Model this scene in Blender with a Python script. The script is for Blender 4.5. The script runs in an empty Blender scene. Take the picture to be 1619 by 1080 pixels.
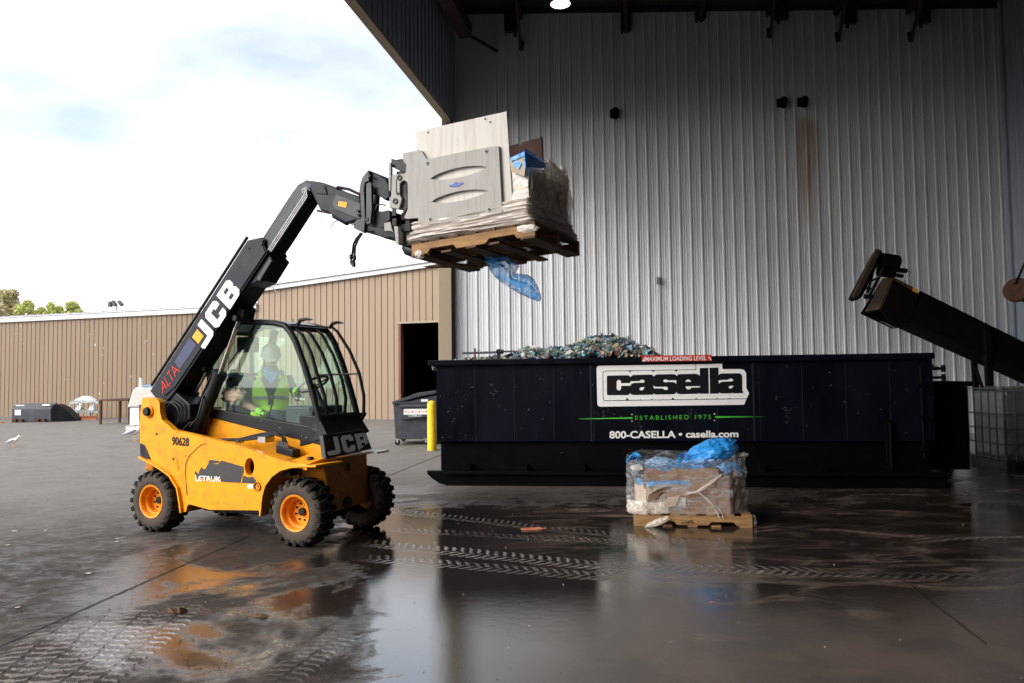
import bpy, math, random
from math import radians as R, sin, cos, pi, atan
from mathutils import Vector as V, Matrix
random.seed(7)
# ------------------------------------------------------------ camera
FPX, CX, CY = 1200.0, 809.5, 540.0
PIT, ROL = atan(58/1200), 0.012
CF = V((0, cos(PIT), sin(PIT))); r0 = V((1,0,0)); u0 = r0.cross(CF)
CR = r0*cos(ROL) - u0*sin(ROL); CU = r0*sin(ROL) + u0*cos(ROL)
CP = V((0,0,1.6))
sc = bpy.context.scene; COL = sc.collection
cd = bpy.data.cameras.new('camera'); cam = bpy.data.objects.new('camera', cd); COL.objects.link(cam)
cd.sensor_width = 36; cd.lens = FPX/1619*36; cd.clip_start = .05; cd.clip_end = 2000
cam.matrix_world = Matrix(((CR.x,CU.x,-CF.x,CP.x),(CR.y,CU.y,-CF.y,CP.y),(CR.z,CU.z,-CF.z,CP.z),(0,0,0,1)))
sc.camera = cam
# ------------------------------------------------------------ world
SUN_EL, SUN_AZ = R(30), R(238)      # azimuth measured from +Y towards +X
EXPO = 0.75
w = bpy.data.worlds.new('World'); sc.world = w; w.use_nodes = True
nt = w.node_tree; N = nt.nodes; L = nt.links; N.clear()
out = N.new('ShaderNodeOutputWorld'); bg = N.new('ShaderNodeBackground'); bg.inputs[1].default_value = 0.15
sky = N.new('ShaderNodeTexSky'); sky.sky_type = 'NISHITA'; sky.sun_disc = False
sky.sun_elevation = SUN_EL; sky.sun_rotation = SUN_AZ; sky.air_density = 1.0; sky.dust_density = 2.0
tc = N.new('ShaderNodeTexCoord'); mp = N.new('ShaderNodeMapping'); mp.inputs['Scale'].default_value = (1,1,2.6)
nz = N.new('ShaderNodeTexNoise'); nz.inputs['Scale'].default_value = 2.6; nz.inputs['Detail'].default_value = 7; nz.inputs['Roughness'].default_value = .5
mp.inputs['Location'].default_value = (1.3, .4, .2)
rp = N.new('ShaderNodeValToRGB'); rp.color_ramp.elements[0].position = .3; rp.color_ramp.elements[1].position = .66
rp.color_ramp.elements[0].color = (.26,.26,.26,1)
mx = N.new('ShaderNodeMix'); mx.data_type = 'RGBA'; 
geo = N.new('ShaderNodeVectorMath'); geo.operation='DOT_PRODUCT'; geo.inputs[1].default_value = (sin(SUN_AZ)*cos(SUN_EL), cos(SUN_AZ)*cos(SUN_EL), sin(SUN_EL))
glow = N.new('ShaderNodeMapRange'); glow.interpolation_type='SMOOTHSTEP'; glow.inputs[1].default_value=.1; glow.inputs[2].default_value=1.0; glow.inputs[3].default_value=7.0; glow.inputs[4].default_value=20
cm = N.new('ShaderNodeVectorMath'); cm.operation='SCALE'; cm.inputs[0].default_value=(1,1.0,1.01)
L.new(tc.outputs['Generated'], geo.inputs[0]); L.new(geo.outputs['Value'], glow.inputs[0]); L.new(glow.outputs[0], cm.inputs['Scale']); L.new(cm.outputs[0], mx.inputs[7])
L.new(tc.outputs['Generated'], mp.inputs[0]); L.new(mp.outputs[0], nz.inputs[0]); L.new(nz.outputs[0], rp.inputs[0])
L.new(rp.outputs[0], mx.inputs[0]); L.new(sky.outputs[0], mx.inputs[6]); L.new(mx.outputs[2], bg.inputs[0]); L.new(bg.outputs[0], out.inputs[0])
sl = bpy.data.lights.new('sun', 'SUN'); sl.energy = 1.5; sl.angle = R(26); sl.color = (1,.96,.9)
so = bpy.data.objects.new('sun', sl); COL.objects.link(so)
sd = V((sin(SUN_AZ)*cos(SUN_EL), cos(SUN_AZ)*cos(SUN_EL), sin(SUN_EL)))
so.rotation_euler = sd.to_track_quat('Z','Y').to_euler(); so.location = (0,0,60)
sc.view_settings.view_transform = 'Standard'; sc.view_settings.look = 'None'; sc.view_settings.gamma = 1
sc.view_settings.exposure = EXPO
sc.render.engine = 'CYCLES'; sc.cycles.max_bounces = 8; sc.cycles.transparent_max_bounces = 16
sc.cycles.use_denoising = True; sc.cycles.caustics_reflective = False; sc.cycles.caustics_refractive = False

# ------------------------------------------------------------ geometry of the view (used to measure places)
def ray(x, y): return CF + CR*((x-CX)/FPX) - CU*((y-CY)/FPX)
def gp(x, y, z=0.0):
    d = ray(x,y); return CP + d*((z-CP.z)/d.z)
def yp(x, y, Y):
    d = ray(x,y); return CP + d*(Y/d.y)
def onpl(x, y, P, n):
    d = ray(x,y); return CP + d*((V(P)-CP).dot(n)/d.dot(n))

# ------------------------------------------------------------ materials
def lin(c): return c
def mat(name, col, rough=.6, metal=0, var=.0, vscale=3, col2=None, bump=0, bscale=40, dirt=0, dcol=(.05,.04,.03), dscale=2.5, spec=.28, coat=0, rvar=0, stretch=None):
    m = bpy.data.materials.new(name); m.use_nodes = True
    nt = m.node_tree; N = nt.nodes; L = nt.links; b = N['Principled BSDF']
    b.inputs['Roughness'].default_value = rough; b.inputs['Metallic'].default_value = metal
    b.inputs['Specular IOR Level'].default_value = spec
    b.inputs['Coat Weight'].default_value = coat
    b.inputs['Base Color'].default_value = (*col,1)
    tc = N.new('ShaderNodeTexCoord'); src = tc.outputs['Object']
    if stretch:
        mp = N.new('ShaderNodeMapping'); mp.inputs['Scale'].default_value = stretch; L.new(src, mp.inputs[0]); src = mp.outputs[0]
    def noise(s, d=6, r=.6):
        n = N.new('ShaderNodeTexNoise'); n.inputs['Scale'].default_value = s; n.inputs['Detail'].default_value = d; n.inputs['Roughness'].default_value = r
        L.new(src, n.inputs[0]); return n.outputs[0]
    cur = None
    if var or col2:
        c2 = col2 or tuple(max(0,c*(1-var)) for c in col)
        mx = N.new('ShaderNodeMix'); mx.data_type='RGBA'; mx.inputs[6].default_value=(*col,1); mx.inputs[7].default_value=(*c2,1)
        rp = N.new('ShaderNodeMapRange'); rp.inputs[1].default_value=.35; rp.inputs[2].default_value=.65
        L.new(noise(vscale), rp.inputs[0]); L.new(rp.outputs[0], mx.inputs[0]); cur = mx.outputs[2]
    if dirt:
        mx = N.new('ShaderNodeMix'); mx.data_type='RGBA'; mx.inputs[7].default_value=(*dcol,1)
        if cur: L.new(cur, mx.inputs[6])
        else: mx.inputs[6].default_value=(*col,1)
        rp = N.new('ShaderNodeMapRange'); rp.inputs[1].default_value=.5; rp.inputs[2].default_value=.75; rp.inputs[4].default_value=dirt
        L.new(noise(dscale, 9, .72), rp.inputs[0]); L.new(rp.outputs[0], mx.inputs[0]); cur = mx.outputs[2]
    if cur: L.new(cur, b.inputs['Base Color'])
    if rvar:
        rp = N.new('ShaderNodeMapRange'); rp.inputs[1].default_value=.3; rp.inputs[2].default_value=.7
        rp.inputs[3].default_value=max(.02,rough-rvar); rp.inputs[4].default_value=min(1,rough+rvar)
        L.new(noise(vscale*2.3), rp.inputs[0]); L.new(rp.outputs[0], b.inputs['Roughness'])
    if bump:
        bp = N.new('ShaderNodeBump'); bp.inputs['Strength'].default_value = bump; bp.inputs['Distance'].default_value=.01
        L.new(noise(bscale, 5), bp.inputs['Height']); L.new(bp.outputs[0], b.inputs['Normal'])
    return m
M = {}
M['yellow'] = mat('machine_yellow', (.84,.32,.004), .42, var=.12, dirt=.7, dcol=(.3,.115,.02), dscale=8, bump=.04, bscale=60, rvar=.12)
M['yellow_dirty_shade'] = mat('machine_yellow_dirty_shade', (.5,.17,.008), .5, var=.35, dirt=.8, dcol=(.09,.04,.02), dscale=4, bump=.1, rvar=.12)  # dirt plus shade: base tone deepened to paint in the apron's shadow
M['rim'] = mat('rim_orange', (.85,.27,.006), .42, var=.15, dirt=.6, dcol=(.2,.08,.03), dscale=14, bump=.05, rvar=.1)
M['black'] = mat('black_paint', (.012,.013,.016), .42, spec=.2, var=.3, dirt=.35, dcol=(.07,.065,.06), dscale=6, bump=.05, rvar=.12)
M['boom'] = mat('boom_paint', (.016,.019,.028), .42, spec=.18, var=.3, dirt=.4, dcol=(.05,.047,.046), dscale=4, bump=.04, rvar=.12)
M['boom_grey'] = mat('boom_grey', (.04,.045,.056), .42, var=.2, dirt=.35, dcol=(.15,.14,.13), dscale=7, rvar=.1)
M['rubber'] = mat('tyre_rubber', (.016,.015,.0145), .85, spec=.12, dirt=.7, dcol=(.085,.07,.058), dscale=7, bump=.4, bscale=30)
M['rubber_side'] = mat('tyre_sidewall', (.065,.052,.043), .85, spec=.12, dirt=.6, dcol=(.13,.105,.085), dscale=9, bump=.3, bscale=30)
M['hose'] = mat('hose', (.015,.015,.016), .5)
M['steel'] = mat('steel', (.42,.42,.43), .3, 1, var=.3, vscale=12)
M['chrome'] = mat('chrome_rod', (.6,.6,.6), .15, 1)
M['white_paint'] = mat('white_decal', (.78,.78,.77), .5, dirt=.35, dcol=(.35,.35,.34), dscale=18)
M['grey_decal'] = mat('grey_decal', (.55,.55,.55), .5, dirt=.5, dcol=(.1,.1,.1), dscale=22)
M['red_decal'] = mat('red_decal', (.55,.03,.02), .5)
M['blue_decal'] = mat('blue_decal', (.045,.05,.11), .45)
M['orange_decal'] = mat('orange_decal', (.8,.35,.03), .5)
M['black_decal'] = mat('black_decal', (.003,.003,.005), .45)
M['green_decal'] = mat('green_decal', (.07,.45,.035), .5)
M['letruk'] = mat('dark_grey_decal', (.04,.04,.043), .5, dirt=.4, dcol=(.12,.09,.05), dscale=20)
M['clamp'] = mat('clamp_grey', (.34,.33,.31), .55, var=.15, vscale=4, dirt=.5, dcol=(.28,.22,.18), dscale=4, bump=.08, rvar=.1, stretch=(8,8,.8))
M['board'] = mat('white_board', (.56,.53,.49), .55, var=.08, dirt=.5, dcol=(.3,.24,.18), dscale=3, bump=.05, stretch=(9,9,.6))
M['plate_dark'] = mat('rusty_dark_plate', (.05,.028,.022), .7, spec=.08, var=.5, dirt=.6, dcol=(.04,.025,.02), bump=.1)
M['wood'] = mat('pallet_wood', (.36,.21,.085), .75, col2=(.2,.11,.05), vscale=3, dirt=.5, dcol=(.1,.05,.03), dscale=4, bump=.25, stretch=(1,6,6))
M['wood_dark'] = mat('pallet_wood_dark', (.14,.085,.05), .8, col2=(.05,.03,.02), vscale=3, dirt=.5, dcol=(.02,.015,.012), bump=.25, stretch=(6,1,6))
M['card'] = mat('cardboard', (.33,.2,.12), .8, var=.25, vscale=2, dirt=.3, dcol=(.16,.09,.05), bump=.1)
M['card_light'] = mat('pale_cardboard', (.5,.4,.3), .75, var=.2, vscale=5, dirt=.3, dcol=(.3,.2,.13), bump=.15)
M['navy'] = mat('container_navy', (.0018,.0024,.005), .42, spec=.07, col2=(.004,.005,.01), vscale=2.2, dirt=.3, dcol=(.012,.013,.018), dscale=3, bump=.5, bscale=1.8, rvar=.14, stretch=(1,1,.35))
M['navy_dark'] = mat('container_black', (.002,.002,.003), .5, spec=.06, var=.3, dirt=.4, dcol=(.008,.0075,.008), bump=.08, rvar=.1)
M['red_sign'] = mat('red_sign', (.5,.025,.015), .5, dirt=.5, dcol=(.2,.05,.04), dscale=12)
M['rust'] = mat('rust', (.09,.04,.024), .85, var=.5, vscale=8, bump=.3)
M['conv'] = mat('conveyor_steel', (.07,.045,.026), .6, var=.4, dirt=.6, dcol=(.04,.028,.02), bump=.1)
M['conv_dark'] = mat('conveyor_dark', (.006,.005,.0045), .85, spec=.06, var=.4, bump=.1)
M['tan_post'] = mat('tan_trim', (.3,.24,.17), .6, var=.08, dirt=.3, dcol=(.36,.27,.18), dscale=3)
M['lintel'] = mat('tan_lintel', (.33,.26,.19), .6, var=.1, dirt=.3, dcol=(.2,.15,.1))
M['white_trim'] = mat('white_roof_trim', (.5,.51,.53), .5, var=.12, dirt=.25, dcol=(.45,.42,.36))
M['roofdark'] = mat('dark_roof_steel', (.045,.043,.045), .7, var=.3)
M['primer'] = mat('red_primer_steel', (.045,.022,.02), .65, var=.4)
M['bin'] = mat('bin_charcoal', (.05,.053,.065), .5, var=.3, dirt=.5, dcol=(.13,.13,.13), dscale=4, bump=.05, rvar=.1)
M['bollard'] = mat('bollard_yellow', (.8,.52,.02), .45, var=.1, dirt=.5, dcol=(.5,.26,.03), dscale=6)
M['frame_red'] = mat('door_frame_red', (.16,.06,.045), .6, var=.3)
M['grey_pipe'] = mat('grey_pipe', (.07,.07,.075), .5)
M['galv'] = mat('galvanised', (.4,.41,.42), .45, .6, var=.2)
M['plastic_white'] = mat('white_plastic', (.75,.77,.8), .45, var=.1, vscale=6, bump=.3, bscale=9)
M['skin'] = mat('skin', (.48,.27,.19), .6)
M['hivis'] = mat('hi_vis_lime', (.6,.9,.04), .7, var=.1, bump=.2, bscale=15)
M['glove'] = mat('lime_glove', (.45,.85,.09), .7)
M['shirt'] = mat('dark_shirt', (.035,.037,.06), .85)
M['jeans'] = mat('jeans', (.05,.065,.11), .85)
M['bandana'] = mat('blue_bandana', (.02,.25,.6), .8)
M['hat'] = mat('white_hard_hat', (.62,.64,.66), .35)
M['gull_white'] = mat('gull_white', (.8,.8,.8), .8)
M['gull_grey'] = mat('gull_grey', (.35,.36,.39), .8)
M['leaf_y'] = mat('spring_foliage', (.5,.52,.16), .7, col2=(.33,.36,.1), vscale=.6)  # leaf tone lightened to paint in overexposed glare
M['leaf_p'] = mat('pale_foliage', (.52,.45,.27), .7, col2=(.36,.33,.14), vscale=.6)
M['bark'] = mat('bark', (.12,.09,.07), .9, bump=.3)
M['stain'] = mat('rust_stained_panel', (.36,.25,.13), .6, var=.4)
M['joint'] = mat('joint_black', (.01,.009,.008), .6)
M['paper'] = mat('paper_scrap', (.55,.52,.48), .8)
M['leafbrown'] = mat('brown_leaf', (.12,.07,.035), .7)
M['leaforange'] = mat('orange_cardboard_scrap', (.42,.15,.07), .55)
M['redcord'] = mat('orange_cord', (.5,.09,.02), .6)

def corr_mat(name, col, dirt, dcol, rough=.6):
    return mat(name, col, rough, spec=.3, var=.1, vscale=.6, dirt=dirt, dcol=dcol, dscale=1.4, rvar=.1, stretch=(2,2,.25))
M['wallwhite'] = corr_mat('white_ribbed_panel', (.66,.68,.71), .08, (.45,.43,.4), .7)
def add_stain(m):
    nt=m.node_tree; N=nt.nodes; L=nt.links; b=N['Principled BSDF']; src=b.inputs['Base Color'].links[0].from_socket
    tc=N.new('ShaderNodeTexCoord'); sp=N.new('ShaderNodeSeparateXYZ'); L.new(tc.outputs['Object'],sp.inputs[0])
    def mr(s,a,b_,c=0,d=1):
        n=N.new('ShaderNodeMapRange'); n.interpolation_type='SMOOTHSTEP'; L.new(s,n.inputs[0])
        for i,v in enumerate((a,b_,c,d)): n.inputs[i+1].default_value=v
        return n.outputs[0]
    def mu(a,b_,op='MULTIPLY'):
        n=N.new('ShaderNodeMath'); n.operation=op; L.new(a,n.inputs[0])
        if isinstance(b_,float): n.inputs[1].default_value=b_
        else: L.new(b_,n.inputs[1])
        return n.outputs[0]
    d=mu(mu(sp.outputs[0],-8.02,'ADD'),1.0,'ABSOLUTE')
    mp=N.new('ShaderNodeMapping'); mp.inputs['Scale'].default_value=(5,1,.35); nz=N.new('ShaderNodeTexNoise'); nz.inputs['Scale'].default_value=2; nz.inputs['Detail'].default_value=6
    L.new(tc.outputs['Object'],mp.inputs[0]); L.new(mp.outputs[0],nz.inputs[0])
    k=mu(mu(mr(d,.5,.03),mu(mr(sp.outputs[2],8.75,8.3),mr(sp.outputs[2],4.6,7.8))),mr(nz.outputs[0],.3,.62,.35,1))
    mx=N.new('ShaderNodeMix'); mx.data_type='RGBA'; L.new(mu(k,.85),mx.inputs[0]); L.new(src,mx.inputs[6]); mx.inputs[7].default_value=(.34,.18,.055,1); L.new(mx.outputs[2],b.inputs['Base Color'])
add_stain(M['wallwhite']); M['cage'] = mat('cage_steel', (.06,.06,.062), .6, .3)
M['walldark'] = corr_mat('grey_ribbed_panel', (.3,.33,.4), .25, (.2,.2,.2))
M['wallwarm'] = corr_mat('warm_side_panel', (.4,.34,.28), .25, (.2,.2,.2))
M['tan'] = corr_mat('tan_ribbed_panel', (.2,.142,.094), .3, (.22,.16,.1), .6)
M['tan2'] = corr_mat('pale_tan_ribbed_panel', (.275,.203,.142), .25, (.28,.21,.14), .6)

def film_mat(name, col, alpha_lo, alpha_hi, rough=.12, scale=(6,6,14), thr=(.4,.7), bump=.6):
    """thin plastic film: wrinkled, partly see-through"""
    m = bpy.data.materials.new(name); m.use_nodes = True
    nt = m.node_tree; N = nt.nodes; L = nt.links; b = N['Principled BSDF']
    b.inputs['Base Color'].default_value = (*col,1); b.inputs['Roughness'].default_value = rough
    tc = N.new('ShaderNodeTexCoord'); mp = N.new('ShaderNodeMapping'); mp.inputs['Scale'].default_value = scale
    n = N.new('ShaderNodeTexNoise'); n.inputs['Scale'].default_value = 1.6; n.inputs['Detail'].default_value = 8; n.inputs['Distortion'].default_value = 1.2
    L.new(tc.outputs['Object'], mp.inputs[0]); L.new(mp.outputs[0], n.inputs[0])
    r = N.new('ShaderNodeMapRange'); r.inputs[1].default_value=thr[0]; r.inputs[2].default_value=thr[1]; r.inputs[3].default_value=alpha_lo; r.inputs[4].default_value=alpha_hi
    L.new(n.outputs[0], r.inputs[0]); L.new(r.outputs[0], b.inputs['Alpha'])
    bp = N.new('ShaderNodeBump'); bp.inputs['Strength'].default_value=bump; bp.inputs['Distance'].default_value=.02
    L.new(n.outputs[0], bp.inputs['Height']); L.new(bp.outputs[0], b.inputs['Normal'])
    return m
M['film'] = film_mat('stretch_film', (.5,.52,.55), .05, .42, .2)
M['film_clear'] = film_mat('clear_torn_film', (.85,.78,.68), .35, .8, .25, (8,8,8))  # film colour lightened to stand in for light missing on the load's end
M['film_white'] = film_mat('dense_white_film', (.62,.57,.52), .8, 1, .3, (5,5,16))
M['bag_blue'] = film_mat('blue_poly_bag', (.03,.3,.75), .8, 1, .25, (9,9,9))
M['bag_thin'] = film_mat('thin_blue_film', (.03,.32,.75), .3, .92, .2, (6,6,6))
M['bag_light'] = film_mat('light_blue_film', (.3,.5,.72), .35, .8, .2, (6,6,6))
def glass_mat(name, tint, refl=1.0):
    m = bpy.data.materials.new(name); m.use_nodes = True
    nt = m.node_tree; N = nt.nodes; L = nt.links; N.clear()
    o = N.new('ShaderNodeOutputMaterial'); t = N.new('ShaderNodeBsdfTransparent'); t.inputs[0].default_value = (*tint,1)
    g = N.new('ShaderNodeBsdfGlossy'); g.inputs[0].default_value=(.9,1,.97,1); g.inputs['Roughness'].default_value = .02
    f = N.new('ShaderNodeMapRange'); lw = N.new('ShaderNodeLayerWeight'); lw.inputs[0].default_value=.5; pw = N.new('ShaderNodeMath'); pw.operation='POWER'; pw.inputs[1].default_value=4; L.new(lw.outputs['Facing'],pw.inputs[0]); L.new(pw.outputs[0],f.inputs[0]); f.inputs[3].default_value=.045; f.inputs[4].default_value=.8; mx = N.new('ShaderNodeMixShader')
    mu = N.new('ShaderNodeMath'); mu.operation='MULTIPLY'; mu.inputs[1].default_value=refl
    d = N.new('ShaderNodeBsdfDiffuse'); d.inputs[0].default_value=(.45,.55,.52,1); m2 = N.new('ShaderNodeMixShader'); m2.inputs[0].default_value=.012
    L.new(t.outputs[0], m2.inputs[1]); L.new(d.outputs[0], m2.inputs[2])
    L.new(f.outputs[0], mu.inputs[0]); L.new(mu.outputs[0], mx.inputs[0]); L.new(m2.outputs[0], mx.inputs[1]); L.new(g.outputs[0], mx.inputs[2]); L.new(mx.outputs[0], o.inputs[0])
    return m
M['glass'] = glass_mat('cab_glass', (.85,.935,.91), 1.0)
M['translucent'] = film_mat('tote_plastic', (.1,.105,.11), .85, 1, .3, (1,1,3))
def emis(name, col, s):
    m = bpy.data.materials.new(name); m.use_nodes=True; b=m.node_tree.nodes['Principled BSDF']
    b.inputs['Emission Color'].default_value=(*col,1); b.inputs['Emission Strength'].default_value=s; return m
M['lamp'] = emis('lamp_lens', (1,.86,.62), 14)

# ------------------------------------------------------------ mesh builder
class MB:
    def __init__(s): s.v=[]; s.f=[]
    def add(s, vs, fs):
        o=len(s.v); s.v += [V(p) for p in vs]; s.f += [tuple(i+o for i in f) for f in fs]; return s
    def hexa(s, p):  # 4 bottom + 4 top
        return s.add(p, [(0,3,2,1),(4,5,6,7),(0,1,5,4),(1,2,6,5),(2,3,7,6),(3,0,4,7)])
    def box(s, c, d, m=None):
        c=V(c); x,y,z=[k/2 for k in d]
        ps=[V(q) for q in ((-x,-y,-z),(x,-y,-z),(x,y,-z),(-x,y,-z),(-x,-y,z),(x,-y,z),(x,y,z),(-x,y,z))]
        if m: ps=[m@q for q in ps]
        return s.hexa([q+c for q in ps])
    def bb(s, a, b):
        a=V(a); b=V(b); return s.box((a+b)/2, (abs(b.x-a.x),abs(b.y-a.y),abs(b.z-a.z)))
    def prism(s, pts, vec):
        pts=[V(p) for p in pts]; n=len(pts); vec=V(vec)
        nrm=V((0,0,0))
        for i in range(n): nrm += (pts[i]-pts[0]).cross(pts[(i+1)%n]-pts[0])
        if nrm.dot(vec)>0: pts=pts[::-1]
        return s.add(pts+[p+vec for p in pts], [tuple(range(n)), tuple(range(2*n-1,n-1,-1))]+[((i+1)%n,i,n+i,n+(i+1)%n) for i in range(n)])
    def tube(s, pts, r, n=8, cap=True):
        pts=[V(p) for p in pts]; k=len(pts); rs=r if isinstance(r,(list,tuple)) else [r]*k
        vs=[]; up=None
        for i,p in enumerate(pts):
            t=(pts[min(i+1,k-1)]-pts[max(i-1,0)]).normalized()
            if up is None: up=V((0,0,1)) if abs(t.z)<.9 else V((1,0,0))
            a=t.cross(up).normalized(); up=a.cross(t).normalized()
            for j in range(n):
                q=2*pi*j/n; vs.append(p+(a*cos(q)+up*sin(q))*rs[i])
        fs=[]
        for i in range(k-1):
            for j in range(n): fs.append((i*n+j, i*n+(j+1)%n, (i+1)*n+(j+1)%n, (i+1)*n+j))
        if cap: fs += [tuple(range(n-1,-1,-1)), tuple(range((k-1)*n,k*n))]
        return s.add(vs, fs)
    def cyl(s, a, b, r, n=12): return s.tube([a,b], r, n)
    def bar(s, a, b, w, h, up=(0,0,1)):
        a=V(a); b=V(b); t=(b-a).normalized(); sd=t.cross(V(up))
        if sd.length<.01: sd=t.cross(V((1,0,0)))
        sd.normalize(); u=sd.cross(t); x=sd*w/2; z=u*h/2
        return s.hexa([a-x-z,a+x-z,b+x-z,b-x-z,a-x+z,a+x+z,b+x+z,b-x+z])
    def lathe(s, prof, c, axis, n=32):
        c=V(c); ax=V(axis).normalized(); up=V((0,0,1)) if abs(ax.z)<.9 else V((1,0,0)); a=ax.cross(up).normalized(); b=ax.cross(a)
        vs=[]
        for r,h in prof:
            for j in range(n):
                q=2*pi*j/n; vs.append(c+ax*h+(a*cos(q)+b*sin(q))*r)
        fs=[]
        for i in range(len(prof)-1):
            for j in range(n): fs.append((i*n+j,(i+1)*n+j,(i+1)*n+(j+1)%n,i*n+(j+1)%n))
        return s.add(vs, fs)
    def ball(s, c, r, n=12, m=8, rot=None):
        c=V(c); r=V(r) if hasattr(r,'__len__') else V((r,r,r)); vs=[]; fs=[]
        for i in range(m+1):
            t=pi*i/m
            for j in range(n):
                q=2*pi*j/n; p=V((r.x*sin(t)*cos(q), r.y*sin(t)*sin(q), r.z*cos(t)))
                if rot: p=rot@p
                vs.append(c+p)
        for i in range(m):
            for j in range(n): fs.append((i*n+j,(i+1)*n+j,(i+1)*n+(j+1)%n,i*n+(j+1)%n))
        return s.add(vs, fs)
    def map(s, fn): s.v=[V(fn(p)) for p in s.v]; return s
    def build(s, name, m, parent=None, smooth=0, bevel=0, label=None, cat=None, group=None, kind=None, seg=2, fix=True):
        me=bpy.data.meshes.new(name); me.from_pydata([tuple(p) for p in s.v], [], s.f); me.update()
        if fix:
            import bmesh
            bm=bmesh.new(); bm.from_mesh(me); bmesh.ops.recalc_face_normals(bm, faces=bm.faces); bm.to_mesh(me); bm.free()
        me.materials.append(M[m] if isinstance(m,str) else m)
        if smooth:
            me.polygons.foreach_set('use_smooth',[True]*len(me.polygons)); me.set_sharp_from_angle(angle=R(smooth))
        o=bpy.data.objects.new(name, me); COL.objects.link(o)
        if parent: o.parent=parent
        if bevel:
            b=o.modifiers.new('bevel','BEVEL'); b.width=bevel; b.segments=seg; b.limit_method='ANGLE'; b.angle_limit=R(35)
        tag(o,label,cat,group,kind); return o
def tag(o, label=None, cat=None, group=None, kind=None):
    if label: o['label']=label
    if cat: o['category']=cat
    if group: o['group']=group
    if kind: o['kind']=kind
    return o
def empty(name, loc=(0,0,0), label=None, cat=None, group=None, mtx=None):
    o=bpy.data.objects.new(name,None); COL.objects.link(o); o.empty_display_size=.2
    if mtx is not None: o.matrix_world=mtx
    else: o.location=loc
    return tag(o,label,cat,group)
def copy_tree(o, parent=None):
    c=o.copy(); COL.objects.link(c)
    if parent: c.parent=parent
    for ch in list(o.children): copy_tree(ch, c)
    return c
# filled flat outlines (with holes) and text, through curves that are turned into meshes
def flat_mesh(outlines, depth=.0, text=None, off=0.0, size=1, spacing=1.0, shear=0):
    if text is None:
        cu=bpy.data.curves.new('c','CURVE'); cu.dimensions='2D'; cu.fill_mode='BOTH'
        for ol in outlines:
            sp=cu.splines.new('POLY'); sp.points.add(len(ol)-1); sp.use_cyclic_u=True
            for i,p in enumerate(ol): sp.points[i].co=(p[0],p[1],0,1)
    else:
        cu=bpy.data.curves.new('c','FONT'); cu.body=text; cu.offset=off; cu.space_character=spacing; cu.resolution_u=4; cu.shear=shear; cu.size=size
    cu.extrude=depth/2
    o=bpy.data.objects.new('c',cu); COL.objects.link(o)
    bpy.context.view_layer.update()
    me=bpy.data.meshes.new_from_object(o.evaluated_get(bpy.context.evaluated_depsgraph_get()))
    vs=[v.co.copy() for v in me.vertices]; fs=[tuple(p.vertices) for p in me.polygons]
    bpy.data.objects.remove(o); bpy.data.curves.remove(cu); bpy.data.meshes.remove(me)
    return vs, fs
def quadmap(q, nrm, box):
    """map (u,v,w) in box=(x0,y0,x1,y1) to the 3-D quad q=(bl,br,tr,tl), w along nrm"""
    bl,br,tr,tl=[V(p) for p in q]; nrm=V(nrm).normalized(); x0,y0,x1,y1=box
    def f(p):
        u=(p[0]-x0)/(x1-x0); v=(p[1]-y0)/(y1-y0)
        return bl*(1-u)*(1-v)+br*u*(1-v)+tr*u*v+tl*(1-u)*v+nrm*p[2]
    return f
def text_on(name, s, q, nrm, m, parent=None, off=.02, lift=.004, spacing=1.0, th=.003):
    vs,fs=flat_mesh(None, 0, s, off, 1, spacing)
    xs=[v.x for v in vs]; ys=[v.y for v in vs]; f=quadmap(q,nrm,(min(xs),min(ys),max(xs),max(ys)))
    mb=MB(); mb.add([f((v.x,v.y,lift)) for v in vs], fs); return mb.build(name, m, parent, fix=False)
def px_prism(mb, pts, fn, vec, holes=None):
    """outline given by measured points, put on its own plane by fn, made solid along vec"""
    if not holes: return mb.prism([fn(*p) for p in pts], vec)
    vs,fs=flat_mesh([pts]+holes, 2.0)
    mb.add([fn(v.x,v.y)+V(vec)*((v.z+1)/2) for v in vs], fs); return mb
def arc(c, r, a0, a1, n=8, ry=None):
    ry=ry or r
    return [(c[0]+r*cos(R(a0+(a1-a0)*i/n)), c[1]+ry*sin(R(a0+(a1-a0)*i/n))) for i in range(n+1)]
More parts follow.
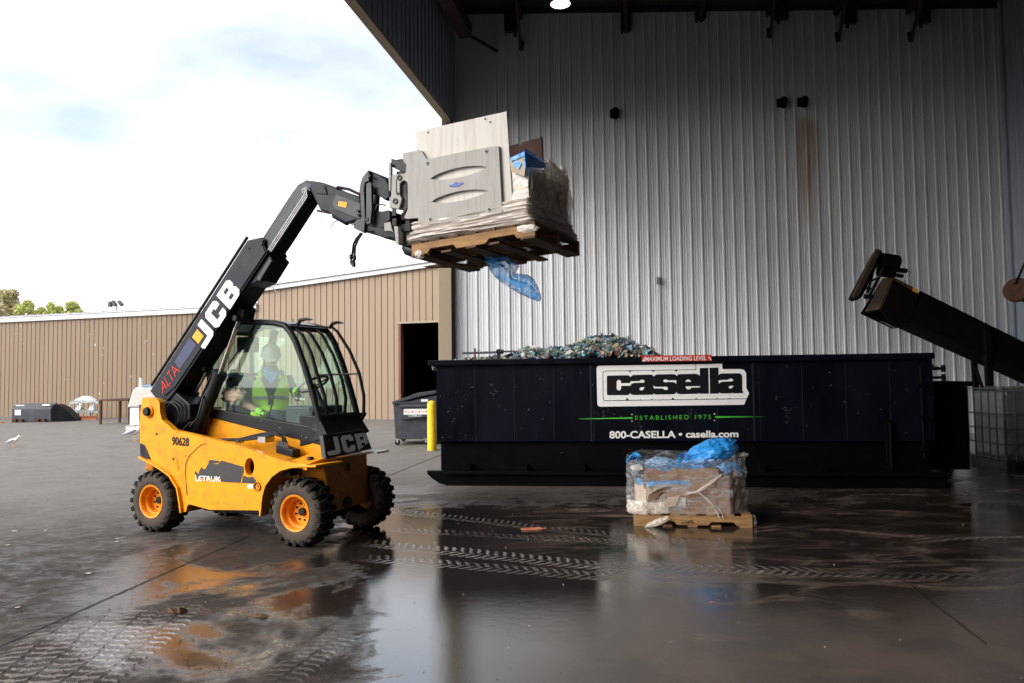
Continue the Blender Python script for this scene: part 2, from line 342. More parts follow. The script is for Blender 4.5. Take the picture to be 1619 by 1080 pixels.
# ============================================================ GROUND
def ground_mat():
    m=bpy.data.materials.new('wet_concrete'); m.use_nodes=True; nt=m.node_tree; N=nt.nodes; L=nt.links; b=N['Principled BSDF']
    tc=N.new('ShaderNodeTexCoord'); sp=N.new('ShaderNodeSeparateXYZ'); L.new(tc.outputs['Object'], sp.inputs[0])
    def math(op,a,b_=None,c=None):
        n=N.new('ShaderNodeMath'); n.operation=op
        for i,k in enumerate((a,b_,c)):
            if k is None: continue
            if isinstance(k,(int,float)): n.inputs[i].default_value=k
            else: L.new(k,n.inputs[i])
        return n.outputs[0]
    def noise(s,d=6,r=.55,st=(1,1,1),dist=0,loc=(0,0,0)):
        mp=N.new('ShaderNodeMapping'); mp.inputs['Scale'].default_value=st; mp.inputs['Location'].default_value=loc; L.new(tc.outputs['Object'],mp.inputs[0])
        n=N.new('ShaderNodeTexNoise'); n.inputs['Scale'].default_value=s; n.inputs['Detail'].default_value=d; n.inputs['Roughness'].default_value=r; n.inputs['Distortion'].default_value=dist
        L.new(mp.outputs[0],n.inputs[0]); return n.outputs[0]
    def ramp(x,a,b_,lo=0.,hi=1.):
        n=N.new('ShaderNodeMapRange'); n.interpolation_type='SMOOTHSTEP'; L.new(x,n.inputs[0])
        n.inputs[1].default_value=a; n.inputs[2].default_value=b_; n.inputs[3].default_value=lo; n.inputs[4].default_value=hi; return n.outputs[0]
    def mix(f,a,b_):
        n=N.new('ShaderNodeMix'); n.data_type='RGBA'
        for i,k in ((0,f),(6,a),(7,b_)):
            if isinstance(k,tuple): n.inputs[i].default_value=(*k,1)
            elif isinstance(k,(int,float)): n.inputs[i].default_value=k
            else: L.new(k,n.inputs[i])
        return n.outputs[2]
    x,y=sp.outputs[0],sp.outputs[1]
    big=noise(.55,5,.6,dist=.6); med=noise(2.2,7,.65,dist=.5,loc=(3,1,0)); fine=noise(14,8,.7); grain=noise(90,4,.6)
    streak=noise(1.3,8,.68,(.55,1.5,1),1.2,(1,7,0))
    s=math('MULTIPLY_ADD',y,.21,x)
    s=math('ADD',s,math('MULTIPLY_ADD',med,1.3,-.65)); s=math('ADD',s,math('MULTIPLY_ADD',fine,.3,-.15))
    wx=ramp(s,-.15,.12)
    yy=math('ADD',y,math('MULTIPLY_ADD',med,2.4,-1.2)); wy=ramp(yy,10.1,9.3)
    # inside the hall the film of water reaches farther back
    xin=ramp(x,2.0,4.5); wy=math('MAXIMUM',wy,math('MULTIPLY',xin,.8))
    wet=math('MULTIPLY',wx,wy)
    # smaller puddles left of the main one and under the machine
    p2=math('MULTIPLY',ramp(big,.5,.58),ramp(y,12.5,9.)); p2=math('MULTIPLY',p2,ramp(math('ADD',x,math('MULTIPLY',y,.3)),-1.9,-.6))
    wet=math('MAXIMUM',wet,math('MULTIPLY',p2,.9))
    # muddy film lying over the water, in streaks
    mud=ramp(streak,.47,.68); mud2=ramp(med,.5,.7); mud=math('MAXIMUM',mud,math('MULTIPLY',mud2,.45)); mud=math('MAXIMUM',mud,math('MULTIPLY',ramp(y,6.2,4.2),ramp(noise(1.7,8,.65,loc=(4,0,3)),.33,.6,.25,.8)))
    mud=math('MULTIPLY',mud,ramp(math('ADD',x,math('MULTIPLY',y,.08)),.0,1.4,.0,1.))
    # dampness falls with distance from the hall; dark tone also paints roof shade
    damp=ramp(math('ADD',math('ADD',y,math('MULTIPLY',x,-.45)),math('MULTIPLY_ADD',big,6,-3)),14.5,8.)
    dry=mix(ramp(med,.35,.65),(.165,.153,.138),(.135,.125,.113)); dry=mix(ramp(fine,.45,.72,0,.7),dry,(.075,.066,.058)); dry=mix(ramp(streak,.5,.72,0,.7),dry,(.09,.08,.07))
    damp_shade_c=mix(ramp(med,.35,.65),(.02,.0155,.0125),(.05,.038,.031)); damp_shade_c=mix(ramp(fine,.4,.7,0,.6),damp_shade_c,(.022,.019,.017))
    damp_shade_c=mix(ramp(noise(3.2,10,.75,(1,1.6,1),1.,(8,1,0)),.45,.62,0,.75),damp_shade_c,(.022,.016,.013)); damp_shade_c=mix(math('MULTIPLY',ramp(noise(6,9,.75,(1,2.2,1),1.),.55,.75),.5),damp_shade_c,(.12,.112,.11))
    c=mix(damp,dry,damp_shade_c)
    wetc=mix(mud,(.018,.014,.012),(.125,.09,.07))
    c=mix(wet,c,wetc)
    c=mix(ramp(grain,.5,.72,0,.45),c,(.02,.016,.014)); c=mix(ramp(noise(45,3,.5,loc=(6,6,0)),.68,.74,0,.55),c,(.2,.19,.175))
    # tyre prints pressed into the mud film: herringbone ridges along straight runs
    wob=noise(1.1,3,.5,loc=(5,2,0)); brk=noise(3.1,5,.7,loc=(9,4,0)); fin2=noise(22,4,.6,loc=(2,2,0))
    ridge=None
    def trk(p0,p1,wd,pitch,str_,thr=.0,sl=1.4,lug2=0.5):
        nonlocal ridge
        a=gp(*p0); b2=gp(*p1); d=(b2-a); ln=d.length; d.normalize()
        sx_=math('SUBTRACT',x,a.x); sy_=math('SUBTRACT',y,a.y)
        s_=math('ADD',math('MULTIPLY',sx_,d.x),math('MULTIPLY',sy_,d.y))
        t_=math('ADD',math('MULTIPLY',sx_,-d.y),math('MULTIPLY',sy_,d.x))
        t_=math('ADD',t_,math('MULTIPLY_ADD',wob,.16,-.08))
        at_=math('ABSOLUTE',t_)
        half=math('MULTIPLY',math('SIGN',t_),.25)
        ph=math('ADD',math('MULTIPLY',s_,1/pitch),math('MULTIPLY',at_,sl/wd*1.6)); ph=math('ADD',ph,half)
        ph=math('ADD',ph,math('MULTIPLY_ADD',fin2,.55,-.27)); ph=math('ADD',ph,math('MULTIPLY',math('SINE',math('MULTIPLY',at_,14/wd)),.1))
        w_=math('SINE',math('MULTIPLY',ph,6.2832))
        r_=ramp(w_,.0+thr,.75)
        e_=math('ADD',at_,math('MULTIPLY_ADD',fine,.12*wd*2,-.12*wd))
        m_=math('MULTIPLY',ramp(e_,wd*.52,wd*.42),ramp(at_,.006,.02))
        m_=math('MULTIPLY',m_,math('MULTIPLY',ramp(s_,-.05,.35),ramp(s_,ln+.1,ln-.5)))
        m_=math('MULTIPLY',m_,ramp(brk,.32,.5,.25,1)); m_=math('MULTIPLY',m_,str_)
        q=math('MULTIPLY',r_,m_); ridge=q if ridge is None else math('MAXIMUM',ridge,q)
    trk((610,806),(860,835),.3,.082,.8); trk((800,830),(1190,866),.26,.082,.55)
    trk((600,836),(1060,862),.24,.08,.45)
    trk((560,856),(1000,899),.32,.088,.95); trk((900,890),(1330,905),.3,.088,.75)
    trk((560,880),(1000,915),.28,.088,.5)
    trk((1250,906),(1640,912),.2,.09,.35); trk((1400,850),(1640,852),.2,.09,.25)
    for o1,o2,st in ((0,0,1),(66,-10,1),(132,-20,.95),(198,-27,.8)): trk((-110+o1,1160+o2),(112+o1,976+o2),.26,.085,st,-.1,.8)
    trk((430,1090),(560,985),.28,.07,.45,-.2,.8)
    c=mix(math('MULTIPLY',ridge,.9),c,(.21,.185,.17)); L.new(c,b.inputs['Base Color'])  # pale mud tone also paints in sky glints on the wet ridges
    rl=ramp(noise(4.5,9,.7,(1,1.4,1),1.,(2,9,0)),.36,.62,.34,.85)
    n=N.new('ShaderNodeMix'); L.new(damp,n.inputs[0]); n.inputs[2].default_value=.72; L.new(rl,n.inputs[3]); r1=n.outputs[0]
    rw=math('MULTIPLY_ADD',mud,.28,.02)
    n=N.new('ShaderNodeMix'); L.new(wet,n.inputs[0]); L.new(r1,n.inputs[2]); L.new(rw,n.inputs[3]); rr=n.outputs[0]
    rr=math('ADD',rr,math('MULTIPLY',ridge,.2)); rr=math('SUBTRACT',rr,math('MULTIPLY',math('MULTIPLY',ramp(noise(9,8,.75,(1,1.8,1),.8,(4,4,0)),.52,.7),damp),.2)); L.new(math('MAXIMUM',rr,.03),b.inputs['Roughness'])
    L.new(math('MULTIPLY_ADD',math('MULTIPLY',wet,math('MULTIPLY_ADD',mud,-.72,1)),.88,.05),b.inputs['Specular IOR Level']); b.inputs['IOR'].default_value=2.3
    h=math('ADD',math('MULTIPLY',fine,.6),math('MULTIPLY',grain,.35)); h=math('ADD',h,math('MULTIPLY',ridge,1.6))
    bs=math('MULTIPLY_ADD',wet,-.93,1.); bs=math('ADD',bs,math('MULTIPLY',mud,.12)); bs=math('MINIMUM',math('ADD',bs,math('MULTIPLY',ridge,.5)),1.)
    bp=N.new('ShaderNodeBump'); bp.inputs['Distance'].default_value=.02; L.new(h,bp.inputs['Height']); L.new(math('MULTIPLY',bs,.75),bp.inputs['Strength'])
    L.new(bp.outputs[0],b.inputs['Normal'])
    return m
g=MB(); g.add([(-400,-60,0),(400,-60,0),(400,700,0),(-400,700,0)],[(0,1,2,3)]).build('ground', ground_mat(), kind='structure')
def strip(name, pts, wd, z, m):
    mb=MB(); vs=[]
    for i,p in enumerate(pts):
        t=(pts[min(i+1,len(pts)-1)]-pts[max(i-1,0)]).normalized(); n=V((-t.y,t.x,0)); k=wd*(.7+.6*random.random())/2
        vs += [V((p.x,p.y,z))+n*k, V((p.x,p.y,z))-n*k]
    mb.add(vs,[(2*i,2*i+1,2*i+3,2*i+2) for i in range(len(pts)-1)]); return mb.build(name,m,kind='structure',fix=False)
def joint(a,b,wd=.014,ext=0,n=90):
    a=gp(*a); b=gp(*b); d=(b-a).normalized(); a=a-d*ext
    pts=[a+(b-a)*i/n+V((-d.y,d.x,0))*random.uniform(-.006,.006) for i in range(n+1)]
    strip('ground_joint',pts,wd,.004,'joint')
joint((0,1022),(387,851),.02,1.5); joint((600,758),(700,718),.02); joint((1347,853),(1560,1020),.008,0)
# ============================================================ WHITE HALL
def ribbed(x0,x1,z0,z1fn,pitch,prof,mapf,holes=()):
    """ribbed sheet as a vertical-extruded profile; mapf(u,depth,z)->3-D. prof = list of (frac,depth)"""
    mb=MB(); us=[]; n=int((x1-x0)/pitch)+1
    for i in range(n):
        for f,d in prof:
            u=x0+(i+f)*pitch
            if u<=x1: us.append((u,d))
    us.append((x1,0))
    for (u,d),(u2,d2) in zip(us,us[1:]):
        if u2-u<1e-5: continue
        zs=[(z0,z0,z1fn(u),z1fn(u2))]
        for (ha,hb,hz0,hz1) in holes:
            if (u+u2)/2>ha and (u+u2)/2<hb: zs=[(hz1,hz1,z1fn(u),z1fn(u2))]+([(z0,z0,hz0,hz0)] if hz0>z0 else [])
        for a,b,c,e in zs: mb.add([mapf(u,d,a),mapf(u2,d2,b),mapf(u2,d2,e),mapf(u,d,c)],[(0,1,2,3)])
    return mb
PBR=[(0,0),(.04,.032),(.16,.032),(.2,0),(.36,0),(.385,.009),(.435,.009),(.46,0),(.6,0),(.625,.009),(.675,.009),(.70,0),(.84,0),(.86,.006),(.9,.006),(.92,0)]
YW=20.2; X0=-1.53; X1=13.62; HZ=11.62
hall=empty('corrugated_hall',(0,YW,0),'tall white ribbed steel hall with open left side, dark roof beams and beige corner post','building')
def wl(p): return V(p)-V((0,YW,0))
ribbed(X0,X1,0,lambda u:HZ,.288,PBR,lambda u,d,z:wl((u,YW-d,z))).build('wall','wallwhite',hall,fix=False)
MB().bb(wl((X0-.3,YW+.02,0)),wl((X1+30,YW+.2,HZ+.3))).build('wall_backing','roofdark',hall)
# left side over the opening: its lower edge runs towards the camera and slightly left
ed=V((-.183,-.983,0)).normalized(); en=V((-ed.y,ed.x,0)).normalized()
if en.x<0: en=-en       # into the hall
LZ=8.5; OPN=32.0; P0=V((-1.71,YW,0))
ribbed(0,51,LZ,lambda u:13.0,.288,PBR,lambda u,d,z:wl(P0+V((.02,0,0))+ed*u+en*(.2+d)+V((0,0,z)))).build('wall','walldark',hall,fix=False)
mb=MB(); a=P0-en*.02
mb.hexa([wl(q) for q in (a+V((0,0,LZ)),a+en*.2+V((0,0,LZ)),a+en*.2+ed*51+V((0,0,LZ)),a+ed*51+V((0,0,LZ)),a+V((0,0,13)),a+en*.2+V((0,0,13)),a+en*.2+ed*51+V((0,0,13)),a+ed*51+V((0,0,13)))])
mb.build('lintel','lintel',hall)
MB().bb(wl((-1.93,YW-.28,0)),wl((-1.58,YW+.3,LZ-.3))).build('corner_post','tan_post',hall,bevel=.015)
MB().bb(wl((-1.575,YW-.2,0)),wl((-1.535,YW-.01,9.5))).build('corner_trim','roofdark',hall)
# long red-primed girt beside the opening, rod to the wall, roof deck, right side wall
mb=MB(); b0=gp(712,96,10.6)-V((0,0,0)); g0=V((-1.12,YW-.6,10.75)); 
mb.bar(wl(g0),wl(g0+ed*30),.34,.36); mb.bar(wl(g0+V((0,-.1,-.1))),wl((-.3,YW-.05,10.45)),.06,.06); mb.build('girt','primer',hall)
mb=MB(); rq=[P0-en*.02+V((0,.3,0)),P0-en*.02+ed*52,V((30,P0.y-51,0)),V((30,YW+.3,0))]; mb.hexa([wl(V((q.x,q.y,HZ+.02))) for q in rq]+[wl(V((q.x,q.y,HZ+.3))) for q in rq]); mb.build('roof','roofdark',hall)
qa=P0+ed*OPN-en*.02; qb=P0+ed*51; mb=MB(); mb.hexa([wl(q) for q in (qa,qa+en*.2,qb+en*.2,qb)]+[wl(q+V((0,0,LZ-.002))) for q in (qa,qa+en*.2,qb+en*.2,qb)]); mb.build('wall','roofdark',hall)
mb=MB(); mb.bb(wl((X0,YW-.08,HZ-.14)),wl((X1,YW-.04,HZ-.01))); mb.build('wall_top_angle','roofdark',hall)
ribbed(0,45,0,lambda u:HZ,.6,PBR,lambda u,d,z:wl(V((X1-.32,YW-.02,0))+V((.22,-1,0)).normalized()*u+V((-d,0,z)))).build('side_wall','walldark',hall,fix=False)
MB().bb(wl((X1-.36,YW-.2,0)),wl((X1-.3,YW-.06,HZ))).build('corner_trim','walldark',hall)
MB().bb(wl((-12,-30.3,0)),wl((30,-30,HZ+.3))).build('rear_wall','roofdark',hall)
# roof beams ending at the wall, each with its knee brace and hanger pieces
for i,(px,py,side) in enumerate(((824,80,-1),(990,52,0),(1108,34,0),(1217,60,1),(1325,66,1),(1440,66,1),(1604,30,1))):
    p=yp(px,py,YW-.12); zt=HZ-.05
    d=V((.155,-1,0)).normalized()*(-1) if False else V((-.137,-.99,0)).normalized()
    mb=MB(); top=V((p.x,p.y,zt))
    mb.bar(wl(top+V((0,.1,-.12))),wl(top+d*28+V((0,0,-.12))),.12,.24)
    mb.bar(wl(p),wl(V((p.x,p.y,zt-.1))+d*(zt-p.z)*.95),.07,.09)
    mb.bar(wl(p+V((0,0,.02))),wl(p+V((.02,.1,.3))),.12,.05)
    if side==0:
        mb.bb(wl(p+V((-.13,-.1,0))),wl(p+V((-.07,.1,.9)))); mb.bb(wl(p+V((.05,-.1,.05))),wl(p+V((.12,.1,.9))))
    else:
        mb.bb(wl(p+V((.1*side,-.2,.45))),wl(p+V((.45*side,-.05,1.2))))
        mb.bb(wl(p+V((.12*side,-.25,.28))),wl(p+V((.2*side,-.2,.6))))
    mb.build('roof_beam','primer',hall)
# sheet stained with rust under the two vents
mb=MB(); q=yp(1276,172,YW-.05)
for k,(dx,wd,l) in enumerate(((-.1,.1,1.9),(.03,.07,1.3),(.12,.05,2.4))):
    pass
# hall vents and conduit box: fixed to the wall
for px,py,lb in ((972,178,'single dark vent stub high on the white ribbed wall, nearest the load'),(1237,161,'left of the two dark vent stubs high on the white wall'),(1270,160,'right of the two dark vent stubs, above the rust stain')):
    p=yp(px,py,YW-.16); mb=MB()
    mb.lathe([(0,.02),(.085,.02),(.1,0),(.1,-.14),(.085,-.16),(.0,-.16)],(0,0,0),(0,1,0),16)
    mb.bb((-.05,-.16,-.19),(.05,-.02,-.08)); mb.bb((-.11,.06,-.11),(.11,.13,.11))
    o=mb.build('vent_stub','conv_dark',None,smooth=40,label=lb,cat='vent',group='vent stubs on the white wall'); o.location=p
p=yp(1040,444,YW-.06)
cb=empty('conduit_box',p,'small grey switch box with conduit running down the white ribbed wall','electrical box')
MB().bb((-.04,-.05,-.09),(.05,.03,.1)).build('box','galv',cb,bevel=.008)
MB().cyl((0,0,-.09),(0,0,-2.6),.014,8).build('conduit','galv',cb)
# lit lamp under the roof
p=yp(886,7,15.0); lamp=empty('ceiling_lamp',p,'lit round high bay lamp hanging under the dark roof','lamp')
MB().lathe([(.0,.34),(.07,.34),(.09,.2),(.2,.06),(.21,0)],(0,0,0),(0,0,1),24).build('lamp_shade','roofdark',lamp,smooth=40)
MB().lathe([(.0,-.02),(.12,-.015),(.19,.01)],(0,0,0),(0,0,1),24).build('lens','lamp',lamp,smooth=60)
MB().cyl((0,0,.3),(0,0,HZ-p.z),.015,6).build('rod','roofdark',lamp)
ld=bpy.data.lights.new('ceiling_lamp_light','SPOT'); ld.energy=3; ld.color=(1,.85,.62); ld.spot_size=R(150); ld.shadow_soft_size=.2
lo=bpy.data.objects.new('ceiling_lamp_light',ld); COL.objects.link(lo); lo.location=p+V((0,0,-.05))

# ============================================================ TAN SHEDS behind the yard
TA=gp(0,659); TB=gp(579,663); TA.z=TB.z=0; td=(TB-TA).normalized(); tn=V((td.y,-td.x,0))
if tn.y>0: tn=-tn
def T(px,py): q=onpl(px,py,TA,tn); return (q-TA).dot(td), q.z
def tm(root):
    def f(u,d,z): return TA+td*u+tn*d+V((0,0,z))-root.location
    return f
TP=[(0,0),(.0,-.03),(.04,-.03),(.08,-.03),(.1,0),(.5,0),(.52,-.012),(.56,-.012),(.58,0)]
TP=[(0,.0),(.03,-.035),(.1,-.035),(.14,0)]
u0=T(407,600)[0]; z_e=4.68
shed=empty('low_tan_shed',TA,'long low tan ribbed metal shed with white eave at the left','building')
f=tm(shed)
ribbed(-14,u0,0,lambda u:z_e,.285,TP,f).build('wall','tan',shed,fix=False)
mb=MB()
for k in range(16):
    px,py=random.choice(((45,520),(150,540),(140,530),(155,560),(232,550),(160,600),(30,535),(205,585),(110,610)));  px+=random.gauss(0,7); py+=random.gauss(0,9); u,z=T(px,py); r_=random.uniform(.015,.045)
    if u<u0-.3 and .1<z<z_e-.2: mb.prism([f(u+r_*cos(a_)*random.uniform(.5,1.2),.008,z+r_*1.6*sin(a_)*random.uniform(.5,1.2)) for a_ in [i_*pi/3.5 for i_ in range(7)]],tn*.003)
mb.build('splatter_marks','white_trim',shed)
MB().hexa([f(-14,.12,z_e-.02),f(u0,.12,z_e-.02),f(u0,-.1,z_e-.02),f(-14,-.1,z_e-.02),f(-14,.12,z_e+.18),f(u0,.12,z_e+.18),f(u0,-.1,z_e+.18),f(-14,-.1,z_e+.18)]).build('eave_gutter','white_trim',shed)
mb=MB(); mb.hexa([f(-14,.14,z_e+.2),f(u0,.14,z_e+.2),f(u0,-9,z_e+.75),f(-14,-9,z_e+.75),f(-14,.14,z_e+.24),f(u0,.14,z_e+.24),f(u0,-9,z_e+.8),f(-14,-9,z_e+.8)])
k=-14
while k<u0:
    mb.hexa([f(k,.14,z_e+.24),f(k+.06,.14,z_e+.24),f(k+.06,-9,z_e+.8),f(k,-9,z_e+.8),f(k+.01,.14,z_e+.29),f(k+.05,.14,z_e+.29),f(k+.05,-9,z_e+.85),f(k+.01,-9,z_e+.85)]); k+=.57
mb.build('roof','white_trim',shed)
MB().hexa([f(-14,-.2,0),f(u0,-.2,0),f(u0,-9,0),f(-14,-9,0),f(-14,-.2,z_e),f(u0,-.2,z_e),f(u0,-9,z_e),f(-14,-9,z_e)]).build('wall','tan',shed)
ub=T(760,600)[0]; (ua_,za_)=T(410,461); (ub_,zb_)=T(697,420)
rk=lambda u: za_+(u-ua_)*(zb_-za_)/(ub_-ua_)
tall=empty('tall_tan_building',TA+td*u0,'taller tan ribbed building with sloping white roof edge and open dark doorway','building')
f=tm(tall)
da,dz=T(632,512); db,_=T(712,512)
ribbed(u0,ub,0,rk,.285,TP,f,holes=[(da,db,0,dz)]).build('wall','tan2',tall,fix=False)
mb=MB()
for (a,b) in ((u0,ub),): mb.hexa([f(a,.14,rk(a)-.02),f(b,.14,rk(b)-.02),f(b,-.1,rk(b)-.02),f(a,-.1,rk(a)-.02),f(a,.14,rk(a)+.16),f(b,.14,rk(b)+.16),f(b,-.1,rk(b)+.16),f(a,-.1,rk(a)+.16)])
mb.build('roof_trim','white_trim',tall)
mb=MB(); a,b=u0,ub; mb.hexa([f(a-.2,.2,rk(a)+.17),f(b,.2,rk(b)+.17),f(b,-12,rk(b)+.17),f(a-.2,-12,rk(a)+.17),f(a-.2,.2,rk(a)+.22),f(b,.2,rk(b)+.22),f(b,-12,rk(b)+.22),f(a-.2,-12,rk(a)+.22)]); mb.build('roof','white_trim',tall)
mb=MB()   # dark room behind the doorway
mb.add([f(da-.6,-5,0),f(db+2,-5,0),f(db+2,-5,dz+1),f(da-.6,-5,dz+1),f(da-.6,-.1,0),f(db+2,-.1,0),f(db+2,-.1,dz+1),f(da-.6,-.1,dz+1)],[(0,1,2,3),(0,3,7,4),(1,5,6,2),(3,2,6,7),(0,4,5,1)])
mb.build('room','navy_dark',tall,fix=False)
mb=MB()
for k in range(5): mb.hexa([f(da+.8,-4.9,.3+k*.45),f(db-.1,-4.9,.3+k*.45),f(db-.1,-4.4,.3+k*.45),f(da+.8,-4.4,.3+k*.45),f(da+.8,-4.9,.36+k*.45),f(db-.1,-4.9,.36+k*.45),f(db-.1,-4.4,.36+k*.45),f(da+.8,-4.4,.36+k*.45)])
mb.build('shelf_rack','roofdark',tall)
mb=MB(); 
def fb(mb,u1,u2,d1,d2,z1,z2): mb.hexa([f(u1,d1,z1),f(u2,d1,z1),f(u2,d2,z1),f(u1,d2,z1),f(u1,d1,z2),f(u2,d1,z2),f(u2,d2,z2),f(u1,d2,z2)])
fb(mb,da-.05,da+.05,.03,-.25,0,dz); mb.build('door_frame','frame_red',tall)
mb=MB(); fb(mb,da-.12,db,.03,-.1,dz+.001,dz+.08); mb.build('door_header','tan_post',tall)
mb=MB(); mb.hexa([f(u0,-.2,0),f(da-.7,-.2,0),f(da-.7,-12,0),f(u0,-12,0),f(u0,-.2,rk(u0)-.03),f(da-.7,-.2,rk(da-.7)-.03),f(da-.7,-12,rk(da-.7)-.03),f(u0,-12,rk(u0)-.03)]); mb.build('wall','tan2',tall)
# electrical service bits at the junction of the two sheds
mb=MB(); c=onpl(440,452,TA,tn)-tall.location-V((0,0,0)); c2=onpl(426,452,TA,tn)-tall.location
mb.tube([c+tn*.3+V((-.05,0,.25)),c+tn*.35+V((-.02,0,-.1)),c+tn*.3+V((.12,0,-.35))],.025,6); mb.bar(c2+tn*.2,c2+tn*.2+V((.3,0,.08)),.12,.12); mb.build('service_mast','galv',tall)

# ============================================================ far: trees and floodlight pole
def tree(px,py_top,wpx,Y,leaf,lb,name='tree'):
    c=yp(px,py_top,Y); H=c.z; rw=wpx/FPX*Y/2; root=empty(name,(c.x,Y,0),lb,'tree','trees beyond the low tan shed')
    ch=min(H*.75,rw*2.4)
    MB().tube([(0,0,0),(.05,0,H*.4),(0,.1,H*.8)],[.16,.11,.03],8).build('trunk','bark',root,smooth=60)
    mb=MB()
    for k in range(9):
        a=random.uniform(0,6.28); z0=H-ch+random.uniform(0,ch*.5); mb.tube([(0,0,z0-ch*.2),(cos(a)*rw*.4,sin(a)*rw*.4,z0+ch*.1),(cos(a)*rw*.8,sin(a)*rw*.8,z0+ch*.25)],[.05,.03,.01],5)
    mb.build('limbs','bark',root)
    mb=MB(); cl=[]
    for k in range(26):
        a=random.uniform(0,6.28); rr=rw*math.sqrt(random.random())*.8; z=H-ch*random.uniform(.08,.95); t=1-abs((H-z)/ch-.55)*1.1
        cl.append((V((cos(a)*rr*t,sin(a)*rr*t,z)),rw*random.uniform(.22,.42)))
    for c_,r_ in cl:
        for k in range(200):
            d=V((random.gauss(0,1),random.gauss(0,1),random.gauss(0,.8))); d=d.normalized()*r_*random.uniform(.5,1.08)
            p=c_+d; s=random.uniform(.04,.09)
            if p.z>H*1.01: continue
            a=V((random.gauss(0,1),random.gauss(0,1),random.gauss(0,1))).normalized(); b=a.orthogonal().normalized()
            mb.add([p-a*s-b*s*.6,p+a*s-b*s*.6,p+a*s+b*s*.6,p-a*s+b*s*.6],[(0,1,2,3)])
    mb.build('crown',leaf,root,fix=False)
tree(-22,470,70,52,'leaf_p','pale bare-topped tree cut by the left edge of the photo')
tree(14,458,50,56,'leaf_p','tallest thin pale tree, leftmost whole one beyond the shed')
tree(37,476,44,50,'leaf_y','spring green tree between the tallest tree and the two round ones')
tree(62,487,30,54,'leaf_y','low small green tree left of the two round crowns')
tree(84,479,36,50,'leaf_y','left of the two round yellow-green crowns beyond the shed')
tree(114,478,34,50,'leaf_y','rightmost round yellow-green crown beyond the shed')
Y=48; c=yp(184,484,Y); fl=empty('floodlight_pole',(c.x,Y,0),'thin pole with three tilted floodlights beyond the low shed','lamp post')
MB().tube([(0,0,0),(0,0,c.z)],.07,8).build('pole','galv',fl); mb=MB(); mb.bar((-.45,0,c.z+.0),(.45,0,c.z+.0),.05,.05); mb.build('cross_arm','galv',fl)
for dx,dz,rt in ((-.38,.12,-.1),(-.14,.18,.6),(.26,.18,.7)):
    MB().box((dx,0,c.z+dz),(.17,.3,.34),Matrix.Rotation(-rt,3,'Y')).build('floodlight','grey_pipe',fl,bevel=.02)
# ============================================================ ROLL-OFF CONTAINER
DA=gp(690,767); DB=gp(1500,772); DA.z=DB.z=0; dd=(DB-DA).normalized(); dn=V((dd.y,-dd.x,0))    # dn: towards the camera
if dn.y>0: dn=-dn
DM=Matrix(((dd.x,-dn.x,0,DA.x),(dd.y,-dn.y,0,DA.y),(0,0,1,0),(0,0,0,1)))      # local: x along, y to the back, z up
DI=DM.inverted()
def D(px,py,y=0.0):            # measured point on the container's near side plane (local coordinates)
    return DI@onpl(px,py,DA-dn*y,dn)
con=empty('roll_off_container',mtx=DM,label='long dark navy open-top roll-off container heaped with shredded rubbish in front of the white wall',cat='container')
BY=.12                        # side wall stands this far behind the skid face
ZT=D(1000,565,BY).z; zl=D(700,698,BY).z; zr_=D(700,578.5,BY).z
xl=D(690,600,BY).x; xr=D(1475,600,BY).x; W=2.35
print('container', xl,xr,ZT,zl,zr_)
mb=MB()
# tub walls (open top): outer shell and inner shell
def tub(x0,x1,y0,y1,z0,z1,t):
    m=MB(); m.bb((x0,y0,z0),(x1,y0+t,z1)); m.bb((x0,y1-t,z0),(x1,y1,z1)); m.bb((x0,y0+t,z0),(x0+t,y1-t,z1)); m.bb((x1-t,y0+t,z0),(x1,y1-t,z1)); return m
tub(xl,xr,BY,BY+W,zl,ZT-.08,.05).build('side_wall','navy',con)
m=tub(xl+.05,xr-.05,BY+.06,BY+W-.06,.2,zl+.002,.05); m.bb((xl+.1,BY+.1,.2),(xr-.1,BY+W-.1,.26)); m.build('lower_body','navy_dark',con)
m=MB(); m.bb((xl-.12,BY-.06,zr_),(xr+.02,BY+.055,ZT)); m.bb((xl-.12,BY+W-.05,zr_),(xr+.02,BY+W+.06,ZT)); m.bb((xl-.12,BY+.055,zr_),(xl,BY+W-.05,ZT)); m.bb((xr-.06,BY+.055,zr_),(xr+.02,BY+W-.05,ZT)); m.build('top_rail','navy',con,bevel=.012)
m=MB()
for px in (934,1191): x=D(px,620,BY).x; m.bb((x-.012,BY-.005,zl),(x+.012,BY+.01,zr_))
for x in [xl+.6*k for k in range(1,12)]:
    m.bb((x-.003,BY-.0025,zl+.02),(x+.003,BY+.01,zr_-.01))
m.build('wall_seam','boom',con)
# skids with upturned toe
for y0 in (0,W+.02):
    m=MB(); z1=D(760,745,0).z; x0=D(674,747,0).x; xe=xr+.1
    pts=[(x0,z1),(x0+.02,z1-.05),(x0+.09,z1*.45),(x0+.2,z1*.12),(x0+.33,0.005),(xe,.005),(xe,z1),(x0+.25,z1+.0)]
    m.prism([(x,y0,z) for x,z in pts],(0,.1,0)); m.bb((x0+.3,y0-.05,z1-.05),(xe,y0-.0005,z1-.012)); m.bb((x0+.3,y0-.06,.006),(xe,y0-.0005,.03)); m.build('skid','navy_dark',con,bevel=.008)
m=MB()
for k in range(8): x=xl+.5+k*.86; m.bb((x-.04,.01,.19),(x+.04,BY+.1,.3)); 
m.build('cross_member','navy_dark',con)
